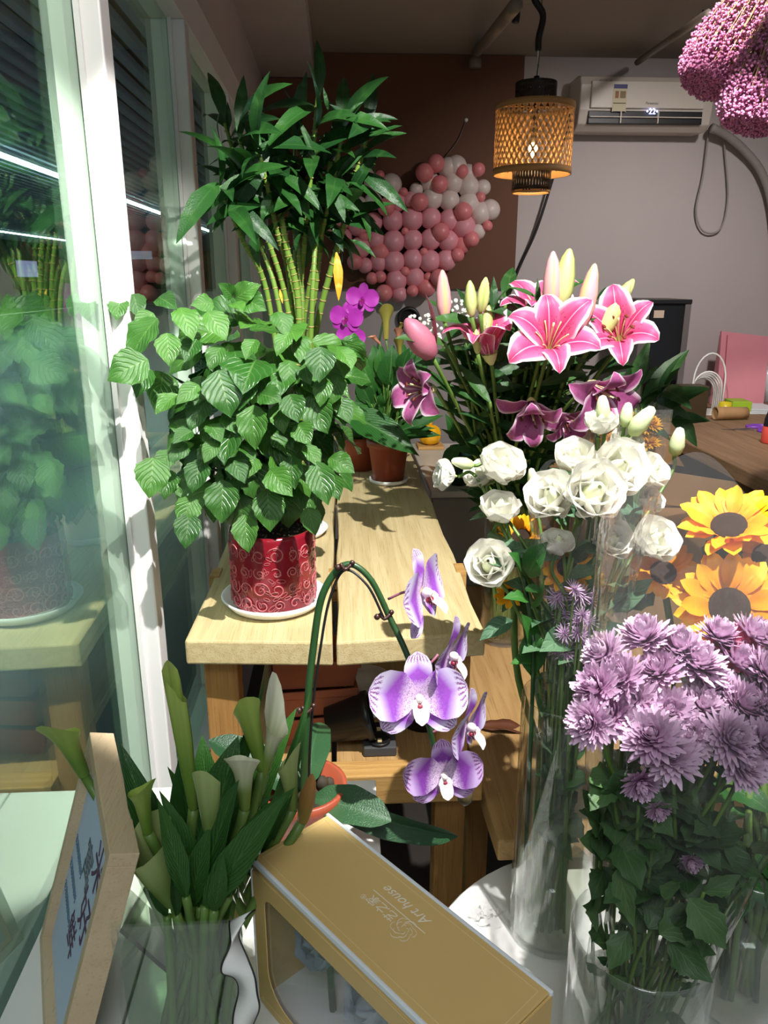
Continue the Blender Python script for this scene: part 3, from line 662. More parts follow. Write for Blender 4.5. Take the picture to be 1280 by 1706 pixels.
for (x0,y0,x1,y1,mm) in ((368,440,370,275,m_peachg),(330,470,285,425,m_peach),(440,480,440,390,m_peach),(440,400,470,345,m_peachg),(450,560,445,450,m_peachg)):
    b, e = c6(x0,y0,TY-.02), c6(x1,y1,TY-.04); d = e-b
    inst('flower', calla_mesh(mm, 1, .10, .13, .24, .35, seed=x0), pe, axis(b, d, 1.57, d.length))
    stem(pe, [V((TX,TY,.965)), V((TX,TY,.965)).lerp(b,.6)+V((.01,0,0)), b], .003, m_stem, n=6, seg=5)

# ------------------------------------------------------------------ orchids
def orchidmat(name, base, light, edge, streak, dots):
    n = N(name); u, v = n.uv(); a = n.math('ABSOLUTE', n.math('SUBTRACT', u, .5))
    c = n.mix(n.noise(18), base, light)
    tipf = n.math('MULTIPLY', n.math('SUBTRACT', n.math('ADD', v, n.math('MULTIPLY', a, .5)), .62), 4.0, clamp=True)
    if edge:
        c = n.mix(n.math('MULTIPLY', tipf, .85), c, edge)
        wv = n.math('SINE', n.math('ADD', n.math('MULTIPLY', u, 46), n.math('MULTIPLY', n.noise(60), 9)))
        st_ = n.math('MULTIPLY', n.math('GREATER_THAN', wv, .35), n.math('GREATER_THAN', n.math('ADD', v, n.math('MULTIPLY', n.noise(90), .3)), .93))
        c = n.mix(n.math('MULTIPLY', st_, .9), c, streak)
    if dots:
        vor = n.new('ShaderNodeTexVoronoi'); vor.inputs['Scale'].default_value = 26; n.l.new(n.new('ShaderNodeTexCoord').outputs['UV'], vor.inputs[0])
        core = n.math('MULTIPLY', n.math('SUBTRACT', .52, n.math('ADD', v, n.math('MULTIPLY', n.noise(30), .25))), 5, clamp=True)
        c = n.mix(n.math('MULTIPLY', core, .8), c, srgb(236,214,240)); c = n.mix(n.math('MULTIPLY', n.math('MULTIPLY', core, n.math('LESS_THAN', vor.outputs[0], .32)), .9), c, dots)
    n.bump(n.noise(40), .08, .002)
    return n.fin(c, .5, .3, .25)
m_or = orchidmat('lilac_orchid', srgb(140,60,180), srgb(172,100,204), srgb(226,220,242), srgb(120,22,120), srgb(140,40,150))
m_ord = orchidmat('spotted_orchid', srgb(118,42,150), srgb(150,84,180), srgb(206,180,224), srgb(110,20,100), srgb(96,16,96))
m_orm = orchidmat('magenta_orchid', srgb(186,44,182), srgb(206,74,200), None, None, None)
m_lipw = plain('orchid_lip_white', srgb(240,226,226), .5, .06, 60, transl=.15); m_lipr = plain('orchid_lip_red', srgb(140,20,50), .5, .2, 60); m_lipm = plain('orchid_lip_magenta', srgb(150,24,130), .5, .2, 60)
def orchid_petals(mat):
    return dict(fan=[MB().blade(1,1.06,'fan',8,12,.35,.12,.08,.03,1.2,cup=.10,ph=k).mesh('petal', mat) for k in (0,2)],
                sep=[MB().blade(1,.64,'petal',6,10,.5,.18,.1,.03,1.2,ph=k).mesh('petal', mat) for k in (0,2)])
OP = {m: orchid_petals(m) for m in (m_or, m_ord, m_orm)}
def orchid_flower(parent, pos, face, up, size, mat, lipw, lipr, name='flower', squash=1.0):
    M = orient(pos, up, face, size)
    F = V(face).normalized()
    mb = MB()
    mb.ball((0,.02,.09), .055, 10, 6, (1,1.1,1.2))
    for s in (-1,1): mb.blade(.2,.16,'petal',4,6,-.9,.9,.2, M=orient((s*.05,-.06,.06),(s*.5,.15,.85),(-s,0,.3)))
    mb.blade(.3,.2,'petal',4,8,.9,.7,.4, M=orient((0,-.05,.06),(0,-.75,.6),(0,.6,.8)))
    fl = inst(name, mb.mesh('flower_lip', lipw), parent, M)
    cr = MB(); cr.ball((0,-.06,.11), .05, 8, 5, (1.4,.8,.9)); cr.ball((0,-.11,.15), .03, 8, 5, (1.6,.6,1))
    inst('crest', cr.mesh('crest', lipr), fl, M)
    for ang, kind, L, dz in ((90,'sep',.52,-.01),(218,'sep',.52,-.012),(322,'sep',.52,-.012),(12,'fan',.56,.012),(168,'fan',.56,.012)):
        a = math.radians(ang)
        loc = orient((.03*math.cos(a),.03*math.sin(a),dz), (math.cos(a)*squash,math.sin(a),.12), (0,0,1), L)
        inst('petal', R.choice(OP[mat][kind]), fl, M @ loc)
    return fl
# magenta moth orchid between the bamboo and the peace lily
OY = 2.46
m_o = thing('moth_orchid', 'magenta moth orchid behind the peach-flowered plant', 'orchid', (P(600,775,Y=OY).x, OY, .8505))
ox = W[m_o].translation.x
mk('pot', MB().lathe([(.001,.8505),(.04,.8505),(.052,.94),(.055,.96),(.049,.96),(.046,.93),(.001,.93)], (ox,OY,0), 28), m_tcp, m_o)
stem(m_o, [(ox,OY,.93),(ox+.03,OY,1.12),P(640,522,Y=OY),P(618,505,Y=OY),P(598,520,Y=OY-.01),P(582,548,Y=OY-.02),P(575,575,Y=OY-.02)], .0035, m_stemd, 'spike')
for x, y, s in ((604,498,.088),(578,530,.092),(585,562,.080),(570,576,.05),(592,515,.05)):
    orchid_flower(m_o, P(x,y,Y=OY-.03), V((-.15+U(-.2,.2),-1,.15)), V((U(-.2,.2),0,1)), s, m_orm, m_lipm, m_lipr)
for k in range(3):
    a = 2.1*k; leaf(L_peace, m_o, (ox,OY,.94), (ox+.12*math.cos(a),OY+.12*math.sin(a),.98), (0,0,1), 1.0)
# lilac orchid arching over the front edge
OX, OY2 = P(505,1330,Y=.86).x, .86
orc = thing('moth_orchid', 'lilac and white moth orchid arching up beside the end of the plank table', 'orchid', (OX,OY2,ZB+.0005))
mk('pot', MB().lathe([(.001,ZB+.0005),(.042,ZB+.0005),(.055,ZB+.085),(.058,ZB+.10),(.052,ZB+.10),(.048,ZB+.07),(.001,ZB+.07)], (OX,OY2,0), 32), m_tcp, orc)
mk('bark_mix', lambda m: [m.ball((OX+U(-.035,.035),OY2+U(-.035,.035),ZB+.075+U(0,.008)), U(.006,.011), 6, 4) for _ in range(40)] and None, m_bark, orc)['kind'] = 'stuff'
sp = [(OX,OY2,ZB+.07), P(506,1300,Y=.865), P(512,1180,Y=.875), P(522,1080,Y=.89), P(538,990,Y=.90), P(575,941,Y=.905), P(615,962,Y=.90), P(650,1030,Y=.89), P(680,1095,Y=.87), P(705,1170,Y=.855), P(722,1240,Y=.85), P(735,1290,Y=.85)]
stem(orc, sp, [.0048 if i < 40 else .004 for i in range(90)], m_stemd, 'spike', 9, 8)
sp2 = [(OX+.01,OY2,ZB+.07), P(515,1290,Y=.87), P(521,1180,Y=.88), P(534,1080,Y=.89), P(549,1000,Y=.90), P(574,950,Y=.902), P(612,975,Y=.89), P(640,1030,Y=.885)]
stem(orc, sp2, .0018, m_bcord, 'support_wire', 6, 8)
m_clip = plain('brown_clip', srgb(60,34,26), .35, .1)
for x, y, dy in ((575,941,.905),(640,1023,.893),(511,1178,.876)):
    c_ = P(x,y,Y=dy)
    mk('clip', lambda m: (m.tube(spline([c_+V((-.006,-.005,.004)),c_+V((0,-.008,-.003)),c_+V((.008,-.004,.002))],4), .0026, 6), m.ball(c_+V((-.009,-.006,-.001)), .0042, 8, 5), m.ball(c_+V((.009,-.004,.004)), .0036, 8, 5)), m_clip, orc)
def fl(x, y, dep, face, up, size, mat, att, squash=1.0):
    p_ = P(x, y, Y=dep); a = P(att[0], att[1], Y=att[2]); F = V(face).normalized()
    stem(orc, [a, a.lerp(p_, .5)+V((0,0,.006)), p_-F*.012], .0018, plain('pedicel', srgb(150,90,110), .5, .1), 'pedicel', 6, 4)
    return orchid_flower(orc, p_, face, up, size, mat, m_lipw, m_lipr, squash=squash)
fl(697,1164,.815,(.05,-1,.35),(0,.3,1),.104,m_or,(706,1175,.855))
fl(738,1290,.815,(.1,-.9,-.10),(-.05,.1,1),.088,m_ord,(735,1285,.85))
fl(700,990,.88,(.86,-.42,.22),(-.16,.05,1),.110,m_or,(647,998,.892))
fl(745,1092,.86,(.86,-.45,.1),(.16,0,1),.100,m_or,(694,1128,.862))
fl(775,1210,.85,(.84,-.5,.0),(.1,0,1),.100,m_or,(717,1222,.85))
b0 = P(775,1325,Y=.85); mk('bud', lambda m: m.ball(b0, .011, 10, 7, (1,1,1.3)), plain('olive_bud', srgb(96,84,52), .5, .2, 40), orc)
stem(orc, [P(735,1290,Y=.85), P(758,1312,Y=.85), b0], .002, m_stemd, 'pedicel', 6, 4)
b0 = P(668,935,Y=.885)
me_ol = [MB().blade(1,.42,'oval',6,12,.5,.35,.3).mesh('leaf', lm_orchid)]
leaf(me_ol, orc, (OX+.01,OY2-.01,ZB+.085), P(655,1375,Y=.80), V((-.1,-.4,.9)), 1.15)
leaf(me_ol, orc, (OX+.01,OY2,ZB+.085), P(760,1382,Y=.88), V((0,-1,.15)), .45)
leaf(me_ol, orc, (OX-.01,OY2,ZB+.085), (OX-.13,OY2+.05,ZB+.13), V((0,-.2,1)), 1.0)
leaf(me_ol, orc, (OX,OY2,ZB+.085), (OX+.02,OY2+.13,ZB+.10), V((0,-.2,1)), 1.0)

# ================================================================== glass vases
def vase(name, lab, c, z0, h, r, water, wall=.004, n=48, r1=None):
    r1 = r1 or r
    t = thing(name, lab, 'vase', (c[0],c[1],z0))
    mk('glass_body', MB().lathe([(.001,z0),(r-.004,z0),(r,z0+.005),(r1,z0+h-.003),(r1-.001,z0+h),(r1-wall+.001,z0+h),(r1-wall,z0+h-.003),(r-wall,z0+.014),(r-wall-.003,z0+.011),(.001,z0+.011)], (c[0],c[1],0), n), m_vglass, t)
    if water: mk('water', MB().lathe([(.001,z0+.012),(r-wall-.001,z0+.015),(r-wall-.0006,z0+water),(.001,z0+water)], (c[0],c[1],0), n), m_water, t)
    return t
def sleeve(name, lab, c, prof, wr=.006, n=72, seed=1, gap=0.0, lean=(0,0), mat=None):
    """open cone of clear film, wrinkled; prof = [(r,z)...]"""
    rr = random.Random(seed); ph = [rr.uniform(0,6.28) for _ in range(6)]; vs = []; uv = []; m = 26
    z0, z1 = prof[0][1], prof[-1][1]
    f = table([((z-z0)/(z1-z0), r) for r, z in prof])
    for j in range(m+1):
        t = j/m; r = f(t)
        for i in range(n+1):
            a = gap/2+(2*PI-gap)*i/n
            q = r+wr*(.3+t)*(math.sin(5*a+ph[0]+t*2)*.5+math.sin(11*a+ph[1]-t*3)*.35+math.sin(23*a+ph[2]+t*5)*.2)
            zt_ = z0+(z1-z0)*t*(1+.06*t*math.sin(2*a+ph[3])+.03*t*math.sin(5*a+ph[4]))
            vs.append((c[0]+q*math.cos(a)+lean[0]*t, c[1]+q*math.sin(a)+lean[1]*t, zt_)); uv.append((i/n, t))
    k = n+1
    mb = MB().add(vs, [(j*k+i,j*k+i+1,(j+1)*k+i+1,(j+1)*k+i) for j in range(m) for i in range(n)], uv)
    return tag(mk(name, mb, mat or m_cello), lab, 'wrapping')

# vase positions
V1 = P(945,1158,Y=1.0); v1 = (V1.x, V1.y); z1r = V1.z                      # glass cylinder with lisianthus sleeve
V2 = P(1072,1552,Y=.76); v2 = (V2.x, V2.y); z2r = V2.z                     # front glass cylinder with chrysanthemums
V3 = P(1262,1425,Y=.86); v3 = (V3.x, V3.y); z3r = V3.z
vl = P(838,1066,Z=.5); v4 = (vl.x, vl.y+.01)                               # lily vase on the low bench
vase('glass_vase', 'tall clear glass cylinder vase holding the white lisianthus sleeve', v1, ZR+.0005, z1r-ZR, .066, .13)
vase('glass_vase', 'wide clear glass cylinder vase holding the wrapped lavender chrysanthemums', v2, ZR+.0005, z2r-ZR, .090, .12)
vase('glass_vase', 'clear glass cylinder vase of sunflower stems beside the chrysanthemum vase', v3, ZR+.0005, z3r-ZR, .075, .16)
vase('glass_vase', 'clear glass cylinder vase of lilies standing on the low plank bench', v4, .5005, .36, .062, .13)

# ------------------------------------------------------------------ stargazer lilies
n = N('stargazer_petal'); u, v = n.uv(); a = n.math('ABSOLUTE', n.math('SUBTRACT', u, .5))
c = n.mix(n.math('MULTIPLY', a, 2.2, clamp=True), srgb(204,48,104), srgb(228,120,164))
c = n.mix(n.math('MULTIPLY', n.math('SUBTRACT', n.math('ADD', n.math('MULTIPLY', a, 2), n.math('MULTIPLY', v, .22)), .84), 5, clamp=True), c, srgb(248,222,232))
vor = n.new('ShaderNodeTexVoronoi'); vor.inputs['Scale'].default_value = 20; n.l.new(n.new('ShaderNodeTexCoord').outputs['UV'], vor.inputs[0])
dm = n.math('MULTIPLY', n.math('LESS_THAN', vor.outputs[0], .26), n.math('MULTIPLY', n.math('LESS_THAN', v, .62), n.math('LESS_THAN', a, .3)))
c = n.mix(n.math('MULTIPLY', dm, .7), c, srgb(120,14,50)); c = n.mix(n.math('LESS_THAN', v, .1), c, srgb(196,206,120)); c = n.mix(n.math('LESS_THAN', a, .02), c, srgb(236,150,180))
n.bump(n.math('SINE', n.math('MULTIPLY', u, 40)), .12, .002); m_lily = n.fin(c, .5, .3, .25)
n = N('faded_lily_petal'); u, v = n.uv(); a = n.math('ABSOLUTE', n.math('SUBTRACT', u, .5))
c = n.mix(n.noise(22), srgb(150,52,112), srgb(190,110,160)); c = n.mix(n.math('MULTIPLY', n.math('SUBTRACT', a, .33), 7, clamp=True), c, srgb(236,208,224)); m_lilyd = n.fin(c, .5, .3, .2)
n = N('lily_bud_pink'); u, v = n.uv(); c = n.mix(n.math('POWER', n.math('ABSOLUTE', n.math('SINE', n.math('MULTIPLY', u, 3*PI))), .6), srgb(196,190,110), srgb(226,164,172)); c = n.mix(n.math('LESS_THAN', v, .12), c, srgb(150,164,84)); m_budp = n.fin(c, .45, .4, .15)
n = N('lily_bud_green'); u, v = n.uv(); c = n.mix(n.math('POWER', n.math('ABSOLUTE', n.math('SINE', n.math('MULTIPLY', u, 3*PI))), .6), srgb(150,172,80), srgb(206,208,140)); m_budg = n.fin(c, .45, .4, .15)
m_anther = plain('anther_rust', srgb(120,48,22), .8, .2, 60); m_fil = plain('filament_cream', srgb(226,224,160), .5, .1)
LP = {m: [MB().blade(1.08,.50,'lily',6,14,b,a_,.16,.05,2.2,ph=p,tip=1.1).mesh('petal', m) for b, a_, p in ((1.1,.55,0),(1.4,.65,2),(.9,.5,4))] for m in (m_lily, m_lilyd)}
def lily_flower(parent, pos, face, size, mat, droop=0.0, anthers=True):
    M = axis(pos, face, U(0,1), size)
    mb = MB(); mb.lathe([(.03,-.06),(.07,.0),(.11,.10)], (0,0,0), 10)
    for k in range(6):
        a = k*PI/3+.3; e = V((.17*math.cos(a),.17*math.sin(a),.42)); mb.tube(spline([V((.02*math.cos(a),.02*math.sin(a),0)), e*.55+V((0,0,.05)), e],5), .008, 5)
    mb.tube(spline([(0,0,0),(.01,.02,.28),(.05,.05,.5)],5), .012, 6)
    f = inst('flower', mb.mesh('flower_core', m_fil), parent, M)
    if anthers:
        for k in range(6):
            a = k*PI/3+.3; e = V((.17*math.cos(a),.17*math.sin(a),.42)); am = MB().ball((0,0,0), .02, 6, 5, (1,1,2.2))
            inst('anther', am.mesh('anther', m_anther), f, M @ Matrix.Translation(e) @ Matrix.Rotation(U(.8,1.6),4,'X'))
    for k in range(6):
        a = k*PI/3; til = U(.55,.8)+droop*U(-.3,.6)
        d = V((math.cos(a)*math.sin(til), math.sin(a)*math.sin(til), math.cos(til)))
        n_ = V((-math.cos(a)*math.cos(til), -math.sin(a)*math.cos(til), math.sin(til)))
        inst('petal', R.choice(LP[mat]), f, M @ orient((.03*math.cos(a),.03*math.sin(a),.02+(.012 if k % 2 else 0)), d, n_, .72*U(.92,1.08)) @ Matrix.Diagonal((1.25 if k % 2 else 1.0,1,1,1)))
    return f
def bud_mesh(mat, L=1.0, r=.15):
    return MB().lathe([(.03,0),(r*.62,.08),(r,.35),(r*.92,.6),(r*.6,.85),(r*.22,.98),(.002,1.0)], (0,0,0), 14).mesh('bud', mat)
BUD = {'p': bud_mesh(m_budp), 'g': bud_mesh(m_budg,1,.18)}
mouth = V((v4[0], v4[1], .84))
def lily_stem(tip, mat=m_stem, r=.0045):
    f = V((v4[0]+U(-.035,.035), v4[1]+U(-.035,.035), .515)); m_ = V((mouth.x+U(-.04,.04), mouth.y+U(-.04,.04), .84))
    return [f, m_, m_.lerp(tip, .55)+V((U(-.015,.015),U(-.02,.02),.02)), tip]
def lily(lab, x, y, dep, face, size, mat=None, bud=None, bl=0, leaves=5, group=None, droop=0.0, anthers=True):
    pos = P(x, y, Y=dep); tip = pos-V(face).normalized()*(.05*size if mat else 0.0)
    pts = lily_stem(tip); t = thing('lily', lab, 'flower', pts[0], group)
    stem(t, pts, .0042, m_stem, n=7, seg=7)
    if mat: lily_flower(t, pos, face, size, mat, droop, anthers)
    if bud: inst('bud', BUD[bud], t, axis(pos, face, U(0,6), bl))
    sp_ = spline(pts, 8)
    for k in range(leaves):
        b = sp_[int(lerp(len(sp_)*.42, len(sp_)-3, (k+U(0,.8))/max(1,leaves)))]; an = U(0,6.28)
        o = V((math.cos(an), math.sin(an)*.8-.15, U(-.1,.8))).normalized()*U(.07,.13)
        if (b+o).x > .23: leaf(L_lily, t, b, b+o)
    return t
lily('wide open pink stargazer lily facing outwards at the middle of the lily bunch', 912, 590, 1.52, (-.12,-.8,.6), .178, m_lily, anthers=False)
lily('open pink stargazer lily with rust anthers nearest the black cabinet', 1032, 572, 1.58, (-.35,-.75,.55), .158, m_lily)
lily('small open pink lily turned upward between two green buds and the lily centre', 818, 600, 1.58, (-.25,-.2,.95), .16, m_lily, anthers=False, droop=.3)
lily('pink lily half hidden behind the wide open stargazer lily', 905, 548, 1.66, (-.2,-.35,.9), .17, m_lily, anthers=False)
lily('faded purple lily with drooping petals beside the peach-flowered plant', 722, 648, 1.60, (-.75,-.5,.1), .13, m_lilyd, droop=.6)
lily('wilted purple-pink lily hanging under the rust-anthered stargazer lily', 985, 640, 1.54, (.2,-.6,-.25), .15, m_lilyd, droop=.7)
lily('shrivelled dark pink lily tucked below the wide open stargazer lily', 885, 668, 1.56, (-.1,-.7,-.5), .13, m_lilyd, droop=.8)
lily('crumpled pink lily low among the lily stems', 935, 690, 1.57, (.3,-.6,-.4), .10, m_lilyd, droop=.8)
for (x,y,dx,dz,l,k,lab) in ((741,538,-.08,1,.105,'p','single tall pinkish lily bud standing beside the balloon heart'),(918,525,-.05,1,.12,'p','paired pale pink lily bud above the wide open lily, in front'),(930,520,.1,1,.12,'g','paired yellow-green lily bud above the wide open lily, behind'),
    (968,548,.12,1,.125,'p','deep pink lily bud about to open between the two open lilies'),(985,572,.55,1,.135,'g','large slanted cream lily bud above the rust-anthered lily'),(1012,530,.6,1,.09,'g','plump green lily bud at the top near the black cabinet'),
    (786,528,-.1,1,.07,'g','slim green lily bud of a pair at the top of the leaves'),(801,522,.1,1,.07,'g','second slim green lily bud of the pair at the top of the leaves'),(806,570,.1,1,.075,'g','green lily bud just above the upturned small lily'),(796,590,-.1,.9,.05,'g','short green lily bud beside the upturned small lily')):
    lily(lab, x, y, 1.56+U(-.03,.06), (dx,-.1,dz), .1, None, k, l, 6)
# half open bud on the left with one petal curling away
p_ = P(722,597,Y=1.56); pts = lily_stem(p_); t = thing('lily', 'half-open dusky pink lily with one petal curling away', 'flower', pts[0])
stem(t, pts, .0042, m_stem, n=7, seg=7)
m_dusk = plain('dusky_pink', srgb(204,120,142), .5, .15, 30, transl=.2)
inst('bud', bud_mesh(m_dusk,1,.27), t, axis(p_, (-.55,-.2,.75), 0, .10))
inst('petal', MB().blade(1,.2,'lily',5,12,-.9,-.2,.3).mesh('petal', m_dusk), t, orient(p_, (.12,-.1,1), (-1,-.3,.2), .135))
for k in range(6): leaf(L_lily, t, spline(pts,8)[10+k*2], spline(pts,8)[10+k*2]+V((U(-.12,.05),U(-.08,.05),U(-.02,.1))))
# leafy stems that fill the bunch
for k in range(46):
    tip = P(U(735,870) if k > 31 else U(740,1020), U(500,690) if k > 31 else U(485,680), Y=1.66+U(-.08,.16)); pts = lily_stem(tip)
    t = thing('leafy_lily', 'dark green leafy lily stem without a flower in the lily bunch', 'greenery', pts[0], 'leafy stems filling the lily bunch')
    stem(t, pts, .0036, m_stem, n=6, seg=6); sp_ = spline(pts, 8)
    for q in range(9):
        b = sp_[int(lerp(9, len(sp_)-1, q/8))]; an = U(0,6.28)
        leaf(L_lily, t, b, b+V((math.cos(an),math.sin(an)*.8,U(-.1,1.0))).normalized()*U(.07,.13))
for (x0,y0,x1,y1) in ((822,520,823,460),(893,520,895,462),(870,530,790,512)):
    b, e = P(x0,y0,Y=1.6), P(x1,y1,Y=1.6); pts = lily_stem(b)
    t = thing('leafy_lily', 'dark green leafy lily stem without a flower in the lily bunch', 'greenery', pts[0], 'leafy stems filling the lily bunch')
    stem(t, pts, .0036, m_stem, n=6, seg=6); leaf(L_lily, t, b, e, None, 1.0); leaf(L_lily, t, b, b+V((.03,-.03,.05)))
# sprays of tiny white filler flowers at the top of the bunch
m_tiny = plain('tiny_white_bloom', srgb(238,238,226), .6, .05)
for (x,y) in ((840,515),(905,505),(705,545),(942,520),(770,520)):
    c_ = P(x,y,Y=1.75); t = thing('gypsophila_spray', 'spray of tiny white filler blooms behind the lilies', 'flower', (v4[0],v4[1]+.02,.515), 'white filler sprays behind the lilies')
    stem(t, [(v4[0],v4[1]+.02,.515),(mouth.x,mouth.y+.02,.85),c_+V((0,0,-.03))], .002, m_stem, n=5, seg=6)
    mk('blooms', lambda m: [m.ball(c_+V((U(-.04,.04),U(-.03,.03),U(-.025,.025))), U(.003,.0055), 6, 4) for _ in range(46)] and None, m_tiny, t)['kind'] = 'stuff'
# spray of long leaves to the right, above the work table
fz = thing('leaf_bunch', 'bunch of long dark green leaves in the yellow-flower tub behind the lilies', 'greenery', (P(1060,760,Y=2.05).x,2.05,.52))
fb = W[fz].translation
for (x0,y0,x1,y1) in ((1070,680,1145,575),(1095,670,1140,590),(1080,690,1175,640),(1090,700,1188,695),(1110,665,1165,745),(1060,680,1120,640),(1050,660,1080,590),(1040,670,1085,560),(1030,660,1060,620),(1060,690,1105,730),(1090,650,1150,655),(1050,690,1000,640),(1045,700,1130,720),(1070,640,1095,610),(1050,640,1040,590)):
    b, e = P(x0,y0,Y=2.02+U(-.05,.05)), P(x1,y1,Y=1.98+U(-.1,.06)); leaf(L_lily, fz, b, e, None, 1.1)
    stem(fz, [fb, fb.lerp(b,.6)+V((0,0,.03)), b], .003, m_stem, n=5, seg=5)

# clear square tub with yellow chrysanthemums, on a support behind the lilies
def mum_mesh(mat, layers=6, n0=24, wd=.15, seed=0, core=True, curl=-.9):
    mb = MB(); rr = random.Random(seed)
    for k in range(layers):
        t = k/max(1,layers-1); el = lerp(.02, 1.35, t); num = int(lerp(n0, 7, t)); L = lerp(1.0, .42, t)
        for q in range(num):
            a = 2*PI*(q+.5*(k % 2))/num+rr.uniform(-.1,.1); e2 = el+rr.uniform(-.12,.12)
            d = V((math.cos(a)*math.cos(e2), math.sin(a)*math.cos(e2), math.sin(e2))); nn = V((-math.cos(a)*math.sin(e2), -math.sin(a)*math.sin(e2), math.cos(e2)))
            mb.blade(L*rr.uniform(.85,1.08), wd*rr.uniform(.85,1.2), 'needle', 2, 4, curl*lerp(.4,1,t)*rr.uniform(.5,1.3), 0, .3, M=orient((.06*math.cos(a),.06*math.sin(a),.05*k), d, nn))
    return mb.mesh('flower_head', mat)
def petalgrad(name, base, tipc, core=None, rough=.55, transl=.25):
    n = N(name); u, v = n.uv(); c = n.mix(n.math('POWER', v, .8), base, tipc); c = n.mix(n.math('MULTIPLY', n.rnd(), .35), c, base); return n.fin(c, rough, .3, transl)
m_mum = petalgrad('lavender_petal', srgb(176,112,164), srgb(232,208,228)); m_yel = petalgrad('yellow_petal', srgb(206,124,20), srgb(244,196,50))
ty0, tyc = P(1030,740,Y=2.0), 2.02
tubx = ty0.x
tubz = .5005
MUMY = [mum_mesh(m_yel,5,16,.22,s) for s in (1,2)]
tub = thing('clear_tub', 'tall clear square plastic tub with yellow blooms behind the white lisianthus', 'vase', (tubx,tyc,tubz))
hw, ztop = .105, P(1030,682,Y=1.93).z
def sqtub(m, w0, w1, z0, z1, cx, cy, t=.003):
    vs = []
    for w_, z in ((w0,z0),(w1,z1),(w1-t,z1),(w0-t,z0+t)):
        vs += [(cx-w_,cy-w_,z),(cx+w_,cy-w_,z),(cx+w_,cy+w_,z),(cx-w_,cy+w_,z)]
    fs = [(3,2,1,0),(12,13,14,15)]+[(4*j+k,4*j+(k+1)%4,4*j+4+(k+1)%4,4*j+4+k) for j in range(3) for k in range(4)]
    m.add(vs, fs)
mk('tub_walls', lambda m: sqtub(m, .085, hw, tubz, ztop, tubx, tyc), m_cello, tub, False)
for k in range(40):
    x, y = U(962,1100), U(700,755)
    if 1000 < x < 1060 and R.random() < .5: continue
    p_ = P(x, y, Y=tyc+U(-.07,.05)); p_.x = min(max(p_.x, tubx-.075), tubx+.075)
    t = thing('yellow_chrysanthemum', 'small yellow chrysanthemum inside the clear square tub', 'flower', (p_.x*.5+tubx*.5,tyc,tubz+.005), 'yellow blooms in the clear tub')
    inst('flower_head', R.choice(MUMY), t, axis(p_, (U(-.5,.5),-.7,.8), U(0,6), .03)); stem(t, [W[t].translation, p_-V((0,0,.06)), p_], .002, m_stem, n=5, seg=4)

# ------------------------------------------------------------------ white lisianthus
n = N('white_petal'); m_wp = n.fin(n.mix(n.noise(14), srgb(246,244,240), srgb(232,230,214)), .55, .3, .3)
n = N('cream_green_petal'); u, v = n.uv(); m_wpg = n.fin(n.mix(v, srgb(176,196,120), srgb(240,240,214)), .55, .3, .25)
EP = [MB().blade(1,1.15,'fan',10,10,b,.0,.05,.035,1.3,cup=c_,ph=p,tip=tp_).mesh('petal', m_wp) for b, c_, p, tp_ in ((-.6,.32,0,.2),(-.9,.26,2,.5),(-1.15,.22,4,.7))]
def eustoma(parent, pos, face, size):
    M = axis(pos, face, U(0,6), size)
    core = MB().lathe([(.02,-.25),(.10,-.1),(.16,.05),(.10,.25),(.03,.4)], (0,0,0), 10)
    f = inst('flower', core.mesh('flower_core', m_wpg), parent, M)
    for ring, (num, til, L, r0) in enumerate(((3,.42,.50,.03),(4,.78,.60,.05),(6,1.12,.66,.06))):
        for q in range(num):
            a = 2*PI*q/num+ring*.5+U(-.15,.15); tl = til+U(-.08,.1)
            d = V((math.cos(a)*math.sin(tl), math.sin(a)*math.sin(tl), math.cos(tl))); nn = V((-math.cos(a)*math.cos(tl), -math.sin(a)*math.cos(tl), math.sin(tl)))
            inst('petal', EP[min(2,ring)], f, M @ orient((r0*math.cos(a),r0*math.sin(a),-.18), d, nn, L))
    return f
def eust_bud(parent, pos, face, L):
    return inst('bud', MB().lathe([(.05,0),(.2,.12),(.27,.4),(.2,.75),(.12,.95),(.02,1)], (0,0,0), 10).mesh('bud', m_wpg), parent, axis(pos, face, 0, L))
vm = V((v1[0], v1[1], z1r))
def eust_stem(lab, x, y, dep, size, face, bud=False, group=None):
    pos = P(x, y, Y=dep); f = V((v1[0]+U(-.03,.03), v1[1]+U(-.03,.03), ZR+.02)); m_ = V((v1[0]+U(-.045,.02), v1[1]+U(-.04,.03), z1r+.01))
    t = thing('lisianthus', lab, 'flower', f, group); F = V(face).normalized(); tip = pos-F*size*.28
    if bud: tip = pos
    stem(t, [f, m_, m_.lerp(tip,.5)+V((0,0,.03)), tip-F*.03, tip], .0026, m_stem, n=6, seg=6)
    if bud: eust_bud(t, pos, face, size)
    else: eustoma(t, pos, face, size)
    for q in range(3):
        b = m_.lerp(tip, U(.1,.8)); leaf(L_eust, t, b, b+V((U(-.06,.06),U(-.06,.03),U(-.02,.06))), None, 1)
    return t
